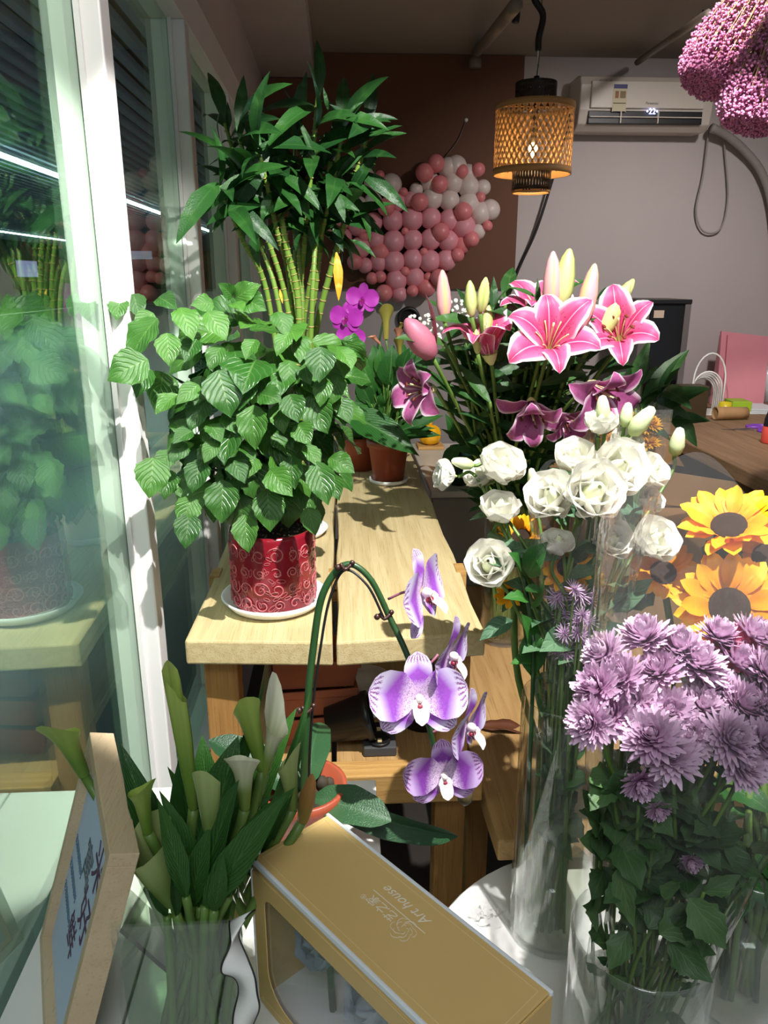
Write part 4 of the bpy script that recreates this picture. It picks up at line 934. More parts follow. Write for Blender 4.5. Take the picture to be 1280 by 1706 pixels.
FL = [('drooping white lisianthus on the outer stem, pointing towards the plank table',748,792,1.10,.052,(-.95,-.1,.15)),('large ruffled white lisianthus beside the lily stems',833,784,1.08,.078,(.15,-.5,.75)),('white lisianthus partly hidden behind the large ruffled one',803,797,1.12,.055,(-.4,-.3,.6)),
 ('upright white lisianthus just above the orange-yellow petals',832,855,1.06,.066,(0,-.35,.9)),('low white lisianthus against the glass lily vase',817,942,1.03,.078,(-.25,-.75,.5)),
 ('white lisianthus low inside the film sleeve, seen from the side',928,912,.99,.052,(0,-.3,.95)),('white lisianthus in the film sleeve between the lily leaves and the biggest bloom',957,770,1.05,.068,(-.1,-.5,.8)),('biggest white lisianthus in the film sleeve',1022,786,1.0,.092,(.1,-.7,.5)),
 ('white lisianthus pressed to the film sleeve wall facing the plank table',922,832,1.0,.082,(-.4,-.6,.6)),('white lisianthus in the heart of the film sleeve',985,826,.97,.094,(0,-.75,.5)),('white lisianthus beside the hanging yellow-green bud',1078,790,1.02,.06,(.4,-.5,.6)),
 ('pale lisianthus behind the clear film near the sunflowers',1085,905,1.0,.075,(.2,-.6,.6)),('white lisianthus in shade inside the film sleeve',1015,905,1.02,.07,(.1,-.6,.5)),('opening cream lisianthus at the top of the sleeve',1000,712,1.05,.052,(0,-.2,1)),('cream lisianthus bloom in front of the yellow tub',1040,745,1.06,.055,(.2,-.4,.8)),('pale lisianthus low beside the film fold',1080,838,1.04,.045,(.3,-.5,.6))]
for lab, x, y, dep, s, f in FL: eust_stem(lab, x, y, dep, s, f)
for lab, x, y, dep, s, f in (('green-white lisianthus bud beside the drooping bloom',790,776,1.10,.035,(-1,0,.25)),('long pale bud slanting up before the yellow-flower tub',1050,725,1.05,.05,(.5,-.2,.8)),('green bud at the top of the lisianthus sleeve',1005,705,1.06,.04,(-.1,0,1)),('closed yellow-green bud on a stem before the worktable',1124,760,1.10,.045,(.05,-.1,1)),('thin closed bud beside the large ruffled bloom',890,812,1.08,.03,(-.2,0,1)),('second green bud at the top of the lisianthus sleeve',1040,712,1.06,.036,(.1,0,1))):
    eust_stem(lab, x, y, dep, s, f, True)
# dark leaves beside the sleeve
dk = thing('leafy_branch', 'branch of dark oval leaves beside the film sleeve', 'greenery', (v1[0]-.05,v1[1]-.02,ZR+.02))
stem(dk, [W[dk].translation, P(888,1140,Y=.98), P(885,1040,Y=1.0), P(872,960,Y=1.02)], .003, m_stemd, n=6)
for (x0,y0,x1,y1) in ((880,1000,838,995),(885,1010,900,930),(888,1080,862,1020),(890,1100,850,1105),(886,1050,888,1135),(880,960,915,900),(875,980,905,985),(868,950,846,920)):
    o = leaf(L_peace, dk, P(x0,y0,Y=1.0), P(x1,y1,Y=.98), None, 1.3)

# film sleeve 1 with fuzzy lavender asters
s1 = (v1[0]+.012, v1[1]-.002)
sleeve('film_sleeve', 'clear film sleeve around the white lisianthus in the tall glass vase', s1, [(.050,z1r-.18),(.052,z1r-.04),(.060,z1r+.12),(.075,z1r+.24),(.085,z1r+.30)], .003, 64, 3)
m_ast = petalgrad('pale_lavender_petal', srgb(176,128,176), srgb(232,206,232))
AST = [mum_mesh(m_ast,3,15,.10,s,curl=-.3) for s in (3,4)]
for k in range(34):
    x, y = U(902,985), U(985,1100); p_ = P(x, y, Y=v1[1]+U(-.055,.02))
    dx_, dy_ = p_.x-s1[0], p_.y-s1[1]; rr_ = math.hypot(dx_,dy_); 
    if rr_ > .048: p_.x, p_.y = s1[0]+dx_/rr_*.048, s1[1]+dy_/rr_*.048
    t = thing('aster', 'fuzzy pale lavender aster inside the film sleeve of the tall glass vase', 'flower', (v1[0]+U(-.03,.03),v1[1]+U(-.03,.03),ZR+.02), 'lavender asters in the tall vase sleeve')
    inst('flower_head', R.choice(AST), t, axis(p_, (U(-.6,.6),-.6,.8), U(0,6), U(.013,.018))); stem(t, [W[t].translation, p_-V((0,.0,.1)), p_], .0015, m_stem, n=5, seg=5)
for k in range(14):
    x, y = U(892,965), U(1130,1400); p_ = P(x,y,Y=v1[1]-.02+U(-.02,.03)); f = V((v1[0]+U(-.03,.03), v1[1]+U(-.03,.03), ZR+.02)); tp = V((v1[0]+U(-.04,.03), v1[1]+U(-.03,.03), z1r+.02))
    t = thing('leafy_stalk', 'leafy green stem standing in the water of the tall glass vase', 'greenery', f, 'green stems in the tall glass vase')
    stem(t, [f, f.lerp(tp,.5)+V((U(-.01,.01),0,0)), tp], .003, m_stem, n=6, seg=6)
    for q in range(6):
        b = f.lerp(tp, U(.4,1)); leaf(L_mum if q % 2 else L_peace, t, b, V((v1[0]+U(-.045,.04),v1[1]+U(-.045,.02),b.z+U(-.03,.04))), None, 1.4)

# ------------------------------------------------------------------ sunflowers
m_sun = petalgrad('sunflower_petal', srgb(226,132,10), srgb(250,190,28)); m_disc = plain('sunflower_disc', srgb(66,40,20), .9, .35, 120, .9, 260)
SPET = [MB().blade(1,.50,'oval',4,8,b,.15,.25,.06,1.5,ph=p).mesh('petal', m_sun) for b, p in ((.2,0),(.6,2),(-.2,4))]
def sunflower(lab, x, y, dep, face, size, foot, npet=26):
    pos = P(x,y,Y=dep); f = V(foot); t = thing('sunflower', lab, 'flower', f); F = V(face).normalized(); M = axis(pos, F, U(0,6), size)
    stem(t, [f, V((f.x,f.y,z3r))*.5+V((f.x,f.y,z3r))*.5, f.lerp(pos,.7)+V((0,.01,.02)), pos-F*.012], .0055, m_stem, n=8, seg=6)
    h = inst('flower', MB().lathe([(.001,-.06),(.14,-.05),(.2,.0),(.19,.05),(.12,.07),(.001,.05)], (0,0,0), 18).mesh('flower_disc', m_disc), t, M)
    for ring in range(2):
        for q in range(npet//2):
            a = 2*PI*(q+.5*ring)/(npet//2)+U(-.12,.12); el = U(.05,.35)+.2*ring
            d = V((math.cos(a)*math.cos(el), math.sin(a)*math.cos(el), math.sin(el))); nn = V((-math.cos(a)*math.sin(el), -math.sin(a)*math.sin(el), math.cos(el)))
            inst('petal', R.choice(SPET), h, M @ orient((.16*math.cos(a),.16*math.sin(a),.0), d, nn, U(.36,.44)))
    for q in range(3):
        b = pos-F*.02; leaf(L_mum, t, b, b+V((U(-.07,.04),U(-.02,.03),U(-.07,-.01))), None, 1.2)
f3 = lambda: (v3[0]+U(-.03,.03), v3[1]+U(-.03,.03), ZR+.02)
sunflower('yellow sunflower tilted away at the top of the clear film fold', 1215, 878, 1.00, (-.35,-.35,.85), .125, f3())
sunflower('sunflower with a dark centre just above the lavender chrysanthemums', 1215, 1012, .94, (-.3,-.75,.6), .14, f3())
sunflower('sunflower farthest from the lisianthus sleeve, behind the dark-centred one', 1282, 930, 1.0, (-.3,-.6,.7), .12, f3())
sunflower('sunflower seen blurred through the clear film cone', 1105, 955, 1.05, (-.2,-.6,.7), .10, f3())
sunflower('small orange-yellow bloom behind the low white lisianthus', 868, 895, 1.10, (-.3,-.4,.9), .075, (v1[0],v1[1]+.03,ZR+.02))
sunflower('small orange-yellow bloom under the low white lisianthus', 850, 990, 1.08, (-.5,-.6,.3), .045, (v1[0]-.01,v1[1]+.03,ZR+.02), 14)
sunflower('orange-yellow bloom inside the lisianthus film sleeve', 945, 945, 1.02, (-.2,-.7,.4), .075, (v1[0]+.01,v1[1]+.03,ZR+.02), 16)
for (x0,y0,x1,y1) in ((1180,880,1120,865),(1185,895,1130,900),(1240,960,1215,925),(1250,970,1235,930),(1150,1040,1140,1010),(1200,960,1160,940)):
    pass

# ------------------------------------------------------------------ lavender chrysanthemums in the front vase
MUM = [mum_mesh(m_mum,9,30,.22,s,curl=-1.1) for s in range(4)]
heads = [(1012,1092),(1075,1068),(1130,1088),(1040,1132),(1100,1124),(1160,1112),(1225,1108),(1272,1122),(1000,1150),(1060,1172),(1115,1190),(1168,1182),(1232,1178),(1280,1186),(1020,1196),(1088,1232),(1150,1228),(1212,1232),(1268,1238),(988,1205),(1195,1065),(1252,1062),(1232,1272),(1120,1262),(1182,1146),(1290,1080),(1270,1155)]
c2v = (v2[0]+.035, v2[1])
mlab = 'lavender chrysanthemum stem in the crowded cone of film in the wide glass vase'
for i, (x, y) in enumerate(heads):
    dep = .70+.10*(1240-y)/180+U(-.012,.012)
    p_ = P(x, y, Y=dep); f = V((v2[0]+U(-.045,.045), v2[1]+U(-.045,.045), ZR+.02)); rim = V((v2[0]+U(-.055,.055), v2[1]+U(-.05,.05), z2r))
    face = V((p_.x-c2v[0], p_.y-c2v[1]-.05, .11)).normalized()+V((U(-.2,.2),U(-.2,.2),U(-.1,.2)))
    t = thing('chrysanthemum', mlab, 'flower', f, 'lavender chrysanthemums in the film cone')
    inst('flower_head', MUM[i % 4], t, axis(p_, face, U(0,6), U(.030,.036))); stem(t, [f, rim, rim.lerp(p_,.6), p_-face.normalized()*.004], .0024, m_stem, n=6, seg=5)
    for q in range(5):
        b = rim.lerp(p_, U(.2,.75)); o = V((U(-.04,.03), U(-.05,.0), U(-.01,.05)))
        leaf(L_mum, t, b, b+o.normalized()*U(.045,.07), None, 1.1)
for x, y, s, lab in ((1066,1300,.024,'half-closed lavender chrysanthemum below the crowded heads'),(1095,1345,.016,'tiny purple chrysanthemum bud low in the film cone, above the other bud'),(1150,1432,.016,'tiny purple chrysanthemum bud lowest in the film cone')):
    p_ = P(x, y, Y=.695); f = V((v2[0], v2[1], ZR+.02)); t = thing('chrysanthemum', lab, 'flower', f)
    inst('flower_head', MUM[0], t, axis(p_, (U(-.3,.3),-.8,-.2), 0, s)); stem(t, [f, f.lerp(p_,.5), p_], .002, m_stem, n=6, seg=5)
m_hot = petalgrad('hot_pink_petal', srgb(226,90,140), srgb(250,150,180))
p_ = P(1225,1088,Y=.80); t = thing('pink_carnation', 'hot pink ruffled bloom among the lavender chrysanthemums', 'flower', (v2[0]+.02,v2[1]+.03,ZR+.02))
inst('flower_head', mum_mesh(m_hot,6,18,.3,9), t, axis(p_, (-.1,-.5,.9), 0, .04)); stem(t, [W[t].translation, V((v2[0]+.03,v2[1]+.02,z2r)), p_], .0025, m_stem, n=6, seg=5)
for k in range(60):
    an = U(PI*.95,PI*1.95); rr_ = U(.045,.085); z = U(z2r-.12,z2r+.17); rr_ *= lerp(.8,1.35,max(0,min(1,(z-z2r)/.2)))
    rr_ = min(rr_, .052) if z < z2r+.05 else rr_
    b = V((v2[0]+rr_*math.cos(an)+(.012 if z > z2r+.05 else 0), v2[1]+rr_*math.sin(an), z)); f = V((v2[0]+U(-.04,.04), v2[1]+U(-.04,.04), ZR+.02))
    if k % 4 == 0:
        t = thing('chrysanthemum', 'leafy chrysanthemum stem without a visible head in the film cone', 'greenery', f, 'leafy stems in the film cone')
        stem(t, [f, f.lerp(b,.6), b], .0022, m_stem, n=5, seg=4)
    leaf(L_mum, t, b, b+V((U(-.04,.04),U(-.03,.02),U(-.03,.06))).normalized()*(U(.045,.075) if z > z2r+.03 else U(.025,.035)), V((math.cos(an),math.sin(an),.4)), 1.1)
sleeve('film_cone', 'large cone of clear film around the lavender chrysanthemums', v2, [(.072,z2r-.20),(.076,z2r-.02),(.098,z2r+.12),(.135,z2r+.26),(.150,z2r+.40),(.158,z2r+.52)], .006, 90, 8, lean=(.075,.03), mat=m_cone)
# stems in the right-hand vase
for k in range(14):
    f = V(f3()); tp = V((v3[0]+U(-.05,.05), v3[1]+U(-.05,.05), z3r+U(.0,.12)))
    t = thing('leafy_stalk', 'thick green stem standing in the glass vase of the sunflowers', 'greenery', f, 'green stems in the sunflower vase')
    stem(t, [f, f.lerp(tp,.5), tp], .0045, m_stem if k % 2 else m_stemd, n=7, seg=5)
    for q in range(3):
        b = f.lerp(tp, U(.6,1)); leaf(L_peace, t, b, b+V((U(-.06,.05),U(-.06,.04),U(-.06,.04))), None, 1.4)

# ------------------------------------------------------------------ dried flower bunches hanging upside down
m_dry = N('dried_pink'); _c = m_dry.mix(m_dry.noise(60), srgb(206,110,170), srgb(226,160,190)); m_dry = m_dry.fin(_c, .8, .2, .2); m_straw = plain('dry_straw', srgb(196,160,128), .8, .15, 60)
def dried(lab, ptop, pbot, r, seed, nfl):
    rr = random.Random(seed); t = thing('dried_flower_bunch', lab, 'dried flowers', ptop); ax_ = (pbot-ptop); L = ax_.length; d = ax_.normalized(); x = d.orthogonal().normalized(); y = d.cross(x)
    f = lambda s: r*(.28+.72*min(1, s/.75)**1.2)*(1-.25*max(0,(s-.9)/.1)**2)
    mb = MB()
    for k in range(150):
        a, q = rr.uniform(0,6.28), math.sqrt(rr.random()); pts = [ptop+d*(L*s)+(x*math.cos(a)+y*math.sin(a))*f(s)*q*.97 for s in (0,.35,.7,rr.uniform(.8,.97))]
        mb.tube(pts, .0011, 3, False)
    tag(mk('stems', mb, m_straw, t), kind='stuff')
    mb = MB()
    for k in range(nfl):
        s = 1-rr.random()**2.2*.66; a = rr.uniform(0,6.28); q = math.sqrt(rr.uniform(.35,1)) if s < .93 else math.sqrt(rr.random())
        p = ptop+d*(L*(s+rr.uniform(-.01,.015)))+(x*math.cos(a)+y*math.sin(a))*f(s)*q*rr.uniform(.95,1.06); e = rr.uniform(.0018,.0036)
        i = V((rr.uniform(-1,1),rr.uniform(-1,1),rr.uniform(-1,1))).normalized()*e; j = i.orthogonal().normalized()*e; k2 = i.cross(j).normalized()*e
        mb.add([p+i,p-i,p+j,p-j,p+k2,p-k2], [(0,2,4),(2,1,4),(1,3,4),(3,0,4),(2,0,5),(1,2,5),(3,1,5),(0,3,5)])
    tag(mk('florets', mb, m_dry, t), kind='stuff')
    mk('tie', MB().tube([ptop+d*.03, ptop+d*.045], f(.1)*1.1, 12), m_kraft, t)
    mk('hanging_twine', MB().tube([ptop+d*.02, V((ptop.x,ptop.y,2.5))], .0015, 5), m_straw, t)
dried('pink dried flower bunch hanging upside down in front of the air conditioner', P(1345,-150,Y=1.5), P(1172,138,Y=1.46), .058, 1, 7000)
dried('second pink dried flower bunch hanging lower, away from the air conditioner', P(1372,-150,Y=1.38), P(1256,208,Y=1.36), .064, 2, 7000)

# ================================================================== front left: frame, calla vase, gift box, ribbon
SC = .73
def near(p): return C0+(V(p)-C0)*SC
fA, fB, fC = near((-.388,1.038,.794)), near((-.284,.774,.794)), near((-.491,.997,.45))
fe, fd = (fB-fA).normalized(), (fC-fA).normalized(); fw_, fh_ = (fB-fA).length, (fC-fA).length
fn = fe.cross(fd)
if fn.dot(C0-fA) < 0: fn = -fn
fn.normalize()
FM = Matrix.Translation(fA) @ Matrix((fe, fd, fn)).transposed().to_4x4()       # x along the top to the near side, y down, z out of the picture
m_fr = woodmat('pale_frame_wood', srgb(206,184,150), srgb(190,166,132), srgb(176,150,116), 12, 'Y', .55)
m_print = N('print_paper'); _c = m_print.mix(m_print.noise(5), srgb(196,208,226), srgb(178,196,220)); m_print = m_print.fin(_c, .5, .3)
fr = thing('picture_frame', 'pale wood picture frame with Chinese lettering propped on the white bench', 'picture frame', (fA+fB)*.5+fd*fh_)
def loc(mb): mb.v = [FM @ p for p in mb.v]; return mb
bw, th_ = .013, .026
for (x0,x1,y0,y1) in ((0,fw_,0,bw),(0,fw_,fh_-bw,fh_),(0,bw,bw,fh_-bw),(fw_-bw,fw_,bw,fh_-bw)):
    mk('frame_bar', loc(MB().box((x0,y0,-th_),(x1,y1,0))), m_fr, fr, False, .0008)
pr_ = mk('print', loc(MB().box((bw,bw,-.012),(fw_-bw,fh_-bw,-.010))), m_print, fr, False)
mk('backing', loc(MB().box((bw,bw,-th_+.001),(fw_-bw,fh_-bw,-.0125))), m_black, fr, False)
mk('mat_border', loc(MB().box((fw_-bw-.016,bw,-.0099),(fw_-bw,fh_-bw,-.0092))), plain('mat_cream', srgb(196,200,180), .7, .03), pr_, False)
TM = FM @ Matrix.Diagonal((1,-1,-1,1)) 
def ftext(s, u, v_, size, mat, name='lettering'):
    M = FM @ Matrix.Translation(V((fw_*u, fh_*v_, -.0096))) @ Matrix(((1,0,0,0),(0,-1,0,0),(0,0,1,0),(0,0,0,1)))
    return text(name, s, mat, pr_, M, size, .0002)
m_ink = plain('purple_ink', srgb(88,58,84), .6, 0); m_ink2 = plain('grey_ink', srgb(96,104,110), .6, 0); m_ink3 = plain('blue_ink', srgb(96,126,150), .6, 0)
ftext('米', .70, .26, .052, m_ink); ftext('寓', .48, .36, .046, m_ink2); ftext('好', .66, .48, .052, m_ink); ftext('鲜', .50, .66, .042, m_ink)
for k in range(9):
    ftext('花开有时', .30-.055*(k % 3), .45+.11*(k//3), .011, m_ink3)
q0 = FM @ V((fw_*.42,fh_*.40,-th_)); q1 = FM @ V((fw_*.80,fh_*.40,-th_))
g0, g1 = V((q0.x+.085,q0.y+.02,ZB+.001)), V((q1.x+.085,q1.y+.02,ZB+.001)); ofs = V((0.004,0.002,0))
mk('easel_leg', MB().add([q0,q1,g1,g0,q0+ofs,q1+ofs,g1+ofs,g0+ofs], [(0,1,2,3),(7,6,5,4),(0,4,5,1),(1,5,6,2),(2,6,7,3),(3,7,4,0)]), m_black, fr, False)

# square glass vase of callas
cx0, cx1, cy0, cy1, czt = -.212, -.104, .556, .660, .900
cv = V(((cx0+cx1)/2, (cy0+cy1)/2, ZB+.0005))
cvs = thing('square_vase', 'square clear glass vase of green callas on the white bench', 'vase', cv)
def sqv(m, g=.004):
    def ring(i, z): return [(cx0+i,cy0+i,z),(cx1-i,cy0+i,z),(cx1-i,cy1-i,z),(cx0+i,cy1-i,z)]
    m.add(ring(0,cv.z)+ring(0,czt)+ring(g,czt)+ring(g,cv.z+.008), [(3,2,1,0),(12,13,14,15)]+[(4*j+k,4*j+(k+1)%4,4*j+4+(k+1)%4,4*j+4+k) for j in range(3) for k in range(4)])
mk('glass_body', sqv, m_vglass, cvs, False)
mk('water', lambda m: m.box((cx0+.0045,cy0+.0045,cv.z+.0085),(cx1-.0045,cy1-.0045,.868)), glassmat('calla_water', (.80,.90,.78,1), .03), cvs, False)
def callamat(name, g, w_):
    n = N(name); u, v = n.uv(); c = n.mix(n.math('MULTIPLY', n.math('SUBTRACT', v, .35), 1.7, clamp=True), g, w_); c = n.mix(n.math('MULTIPLY', n.math('ABSOLUTE', n.math('SINE', n.math('MULTIPLY', u, 34))), .15), c, g); return n.fin(c, .4, .4, .25)
m_cg = callamat('green_calla', srgb(116,150,58), srgb(170,190,96)); m_cw = callamat('white_calla', srgb(130,156,72), srgb(232,230,206)); m_co = callamat('olive_calla', srgb(112,138,66), srgb(170,184,120)); m_cb = callamat('withered_calla', srgb(150,130,66), srgb(170,120,72))
def calla(lab, base, tip, dep, mat, shape, roll, foot=None, dep2=None):
    b, e = P(*base, Y=dep), P(*tip, Y=dep2 or dep-.01); d = e-b; f = foot or cv+V((U(-.03,.03), U(-.03,.03), .012))
    t = thing('calla_lily', lab, 'flower', f); stem(t, [f, f.lerp(b,.55)+V((0,.005,.01)), b-d.normalized()*.002], .0052, m_stem, n=8, seg=6)
    o = inst('spathe', calla_mesh(mat, 1, *shape, seed=base[0]), t, axis(b, d, roll, d.length))
    return t
NA, FU = (.03,.05,.042,.04), (.08,.12,.20,.2)
calla('tall narrow rolled green calla rising highest against the window post', (322,1345), (289,1112), .64, m_cg, NA, 0)
calla('small pale green calla with a flared mouth beside the frame', (246,1385), (232,1308), .60, m_cg, FU, 2.5)
calla('large olive-white calla with a withered brown tip behind the frame', (290,1500), (236,1392), .60, m_co, (.11,.20,.24,.06), 5.0)
calla('pale yellow-green calla leaning to the window behind the frame', (140,1290), (104,1215), .72, m_cg, (.10,.15,.26,.4), 2.2, dep2=.71)
calla('crumpled whitish calla in the middle of the vase', (352,1395), (346,1290), .60, m_co, (.08,.13,.13,.22), 1.0)
calla('split calla with a curling white lip at the top of the bunch', (437,1280), (412,1172), .66, m_cg, (.07,.11,.15,.25), 2.6)
calla('calla with a bright white lip bent towards the orchid stem', (440,1290), (462,1195), .66, m_cw, (.06,.09,.17,.6), 4.6)
calla('hooded pale calla below the split one', (408,1345), (404,1258), .62, m_cw, (.08,.13,.22,.2), 1.2)
calla('grey-white hooked calla beside the orchid stem', (488,1345), (478,1262), .66, m_co, (.08,.12,.16,.35), 3.0)
calla('withered brown calla nearest the gift box', (505,1365), (518,1310), .66, m_cb, (.13,.18,.10,.5), .5)
clv = thing('calla_leaf_clump', 'clump of long wavy calla leaves in the square glass vase', 'greenery', cv+V((0,0,.012)))
def c6b(x, y, dep): return P(60+x/2.56, 1080+y/2.56, Y=dep)
for (x0,y0,x1,y1,dep,wd) in ((760,720,975,115,.68,.55),(740,1000,800,430,.64,1.5),(840,1000,850,440,.66,1.5),(960,900,1175,250,.66,.4),(800,960,1105,590,.62,1.0),(720,1100,1070,620,.58,1.1),(640,1060,520,640,.58,.9),(620,1060,365,450,.63,.8),(700,1100,580,640,.60,.8),(740,1100,970,750,.585,1.0),
    (860,900,1040,290,.70,.8),(780,800,985,620,.66,.8),(700,1000,620,420,.68,1.1),(760,900,700,420,.70,1.2),(560,1140,480,1000,.60,1.0),(640,1120,600,700,.62,1.3),(700,1120,860,560,.60,1.3),(820,1060,840,900,.58,1.0),(660,1100,740,760,.60,1.4),(600,1140,560,860,.58,1.2),(880,1000,920,480,.68,1.3),(680,900,560,500,.70,1.1),(900,960,1000,680,.64,1.2),(760,1120,800,880,.575,1.3)):
    b, e = c6b(x0,y0,dep), c6b(x1,y1,dep-.01)
    if e.x < -.345: e.x = -.345
    leaf(L_strap, clv, b, e, V((C0-b).normalized()*.8+V((U(-.4,.4),0,U(-.2,.4)))), wd*1.25)
    f = cv+V((U(-.03,.03),U(-.03,.03),.012)); stem(clv, [f, f.lerp(b,.6), b], .0045, m_stem, n=6, seg=4)

# gift box
b1, b2, b3 = near((-.03,.952,.7)), near((-.132,.869,.7)), near((.233,.652,.7))
ey = (b1-b2); ey.z = 0; wB = ey.length; ey.normalize(); ex = V((ey.y,-ey.x,0)); lB = (b3-b1).length; zB1 = b1.z; hB = zB1-ZB-.001
BM = Matrix.Translation(V((b2.x,b2.y,ZB+.001))) @ Matrix((ex, ey, V((0,0,1)))).transposed().to_4x4()
m_gold = N('gold_card'); _c = m_gold.mix(m_gold.noise(3), srgb(216,184,120), srgb(204,170,106)); m_gold = m_gold.fin(_c, .45, .4)
m_card = plain('white_card', srgb(226,230,234), .6, .03); m_line = plain('gold_line', srgb(232,208,150), .4, 0, metal=.2)
gb = thing('gift_box', 'gold card gift box with white edges and a clear side window', 'box', BM @ V((lB/2,wB/2,0)))
def bl(mb): mb.v = [BM @ p for p in mb.v]; return mb
tp = mk('top_panel', bl(MB().box((.002,.002,hB-.003),(lB-.002,wB-.002,hB))), m_gold, gb, False, .0008)
for (x0,x1,y0,y1) in ((0,lB,-.0015,.0022),(0,lB,wB-.0022,wB+.0015)):
    mk('white_edge', bl(MB().box((x0,y0,hB-.006),(x1,y1,hB+.0006))), m_card, gb, False, .001)
for x0 in (-.0012, lB-.001):
    mk('white_edge', bl(MB().box((x0,-.0015,0),(x0+.0022,.0012,hB-.006))), m_card, gb, False, .0005)
i_ = .008
for (x0,x1,y0,y1) in ((i_,lB-i_,i_,i_+.0007),(i_,lB-i_,wB-i_-.0007,wB-i_),(i_,i_+.0007,i_,wB-i_),(lB-i_-.0007,lB-i_,i_,wB-i_)):
    mk('border_line', bl(MB().box((x0,y0,hB),(x1,y1,hB+.0002))), m_line, tp, False)
mk('back_panel', bl(MB().box((0,wB-.002,0),(lB,wB,hB-.003))), m_gold, gb, False)
mk('end_panel', bl(MB().box((0,.002,0),(.002,wB-.002,hB-.003))), m_gold, gb, False)
mk('end_panel', bl(MB().box((lB-.002,.002,0),(lB,wB-.002,hB-.003))), m_gold, gb, False)
mk('bottom_panel', bl(MB().box((.002,.002,0),(lB-.002,wB-.002,.002))), m_card, gb, False)
def frontp(m):
    wx0, wx1, wz0, wz1, r = .020, lB-.020, .020, hB-.034, .022; inner = []
    for cx, cz, a0 in ((wx1-r,wz1-r,0),(wx0+r*.6,wz1-r*.6,PI/2),(wx0+r*1.6,wz0+r*1.6,PI),(wx1-r,wz0+r,3*PI/2)):
        rr = r*.6 if a0 == PI/2 else r*1.6 if a0 == PI else r
        for k in range(7): a = a0+PI/2*k/6; inner.append((cx+rr*math.cos(a), cz+rr*math.sin(a)))
    outer = []
    for (x, z) in inner:
        cx, cz = lB/2, (wz0+wz1)/2; dx, dz = x-cx, z-cz
        k = min((lB/2)/abs(dx) if dx else 9, ((hB-.003-cz) if dz > 0 else cz)/abs(dz) if dz else 9); outer.append((cx+dx*k, cz+dz*k))
    n_ = len(inner)
    m.add([(x,0,z) for x,z in inner]+[(x,0,z) for x,z in outer], [(i,(i+1)%n_,n_+(i+1)%n_,n_+i) for i in range(n_)])
    for (cx_, cz_) in ((0,0),(lB,0),(lB,hB-.003),(0,hB-.003)):            # fill the four corners
        o = min(range(n_), key=lambda i: (outer[i][0]-cx_)**2+(outer[i][1]-cz_)**2)
        for s in (-1,1):
            j = o
            for _ in range(7):
                if abs(outer[j][0]-cx_) < 1e-6 or abs(outer[j][1]-cz_) < 1e-6: pass
                j = (j+s) % n_
        ids = [i for i in range(n_) if abs(outer[i][0]-cx_) < .03 and abs(outer[i][1]-cz_) < .03]
    m.v[:] = [BM @ p for p in m.v]
fpm = MB(); frontp(fpm)
# simple rectangular surround so that the panel's corners close
for (x0,x1,z0,z1) in ((.002,lB-.002,0,.012),(.002,lB-.002,hB-.022,hB-.003),(.002,.012,0,hB-.003),(lB-.012,lB-.002,0,hB-.003)):
    fpm.v.extend([]); mm_ = MB().box((x0,.0005,z0),(x1,.0015,z1)); fpm.add([BM @ p for p in mm_.v], mm_.f)
fp_ = mk('front_panel', fpm, m_gold, gb, False, solid=.0012)
mk('window_film', bl(MB().box((.012,.0022,.012),(lB-.012,.0026,hB-.024))), glassmat('box_film', (.96,.97,.98,1), .06, .03, .05), gb, False)
for z in (.010, hB-.012):
    mk('border_line', bl(MB().box((i_,-.0012,z),(lB-i_,-.0009,z+.0007))), m_line, fp_, False)
tc = P(664,1518,Z=zB1); TMx = Matrix.Translation(V((tc.x,tc.y,zB1+.0003))) @ Matrix((-ex, -ey, V((0,0,1)))).transposed().to_4x4()
m_wink = plain('white_ink', srgb(236,226,206), .5, 0)
mk('rule_line', MB().bar(TMx @ V((-.034,0,0)), TMx @ V((.034,0,0)), .0008, .0002), m_wink, tp, False)
text('script_print', 'Art house', m_wink, tp, TMx @ Matrix.Translation(V((.0,-.010,0))), .014, .0001, .35)
text('brand_characters', '艺之家', m_wink, tp, TMx @ Matrix.Translation(V((.012,.008,0))), .012, .0001, .15)
text('registered_mark', '®', m_wink, tp, TMx @ Matrix.Translation(V((.034,.012,0))), .007, .0001)
def rose(m):
    for r, nn, a0 in ((.010,6,0),(.007,5,.6),(.004,4,.2)):
        for k in range(nn):
            a = a0+2*PI*k/nn; pts = [TMx @ V((-.018+r*math.cos(a+t)*(1+.25*math.sin(3.1*(t+.2))), .011+r*math.sin(a+t)*(1+.25*math.sin(3.1*(t+.2))), 0)) for t in [i*1.15/6 for i in range(7)]]
            m.tube(pts, .0003, 4)
mk('rose_emblem', rose, m_wink, tp)
m_blue = plain('pale_blue_tissue', srgb(190,206,218), .7, .1, 20, transl=.3)
RP = [MB().blade(1,1.2,'petal',8,8,-.8,.0,.12,.08,2.2,cup=.4,ph=p).mesh('petal', m_blue) for p in (0,2,4)]
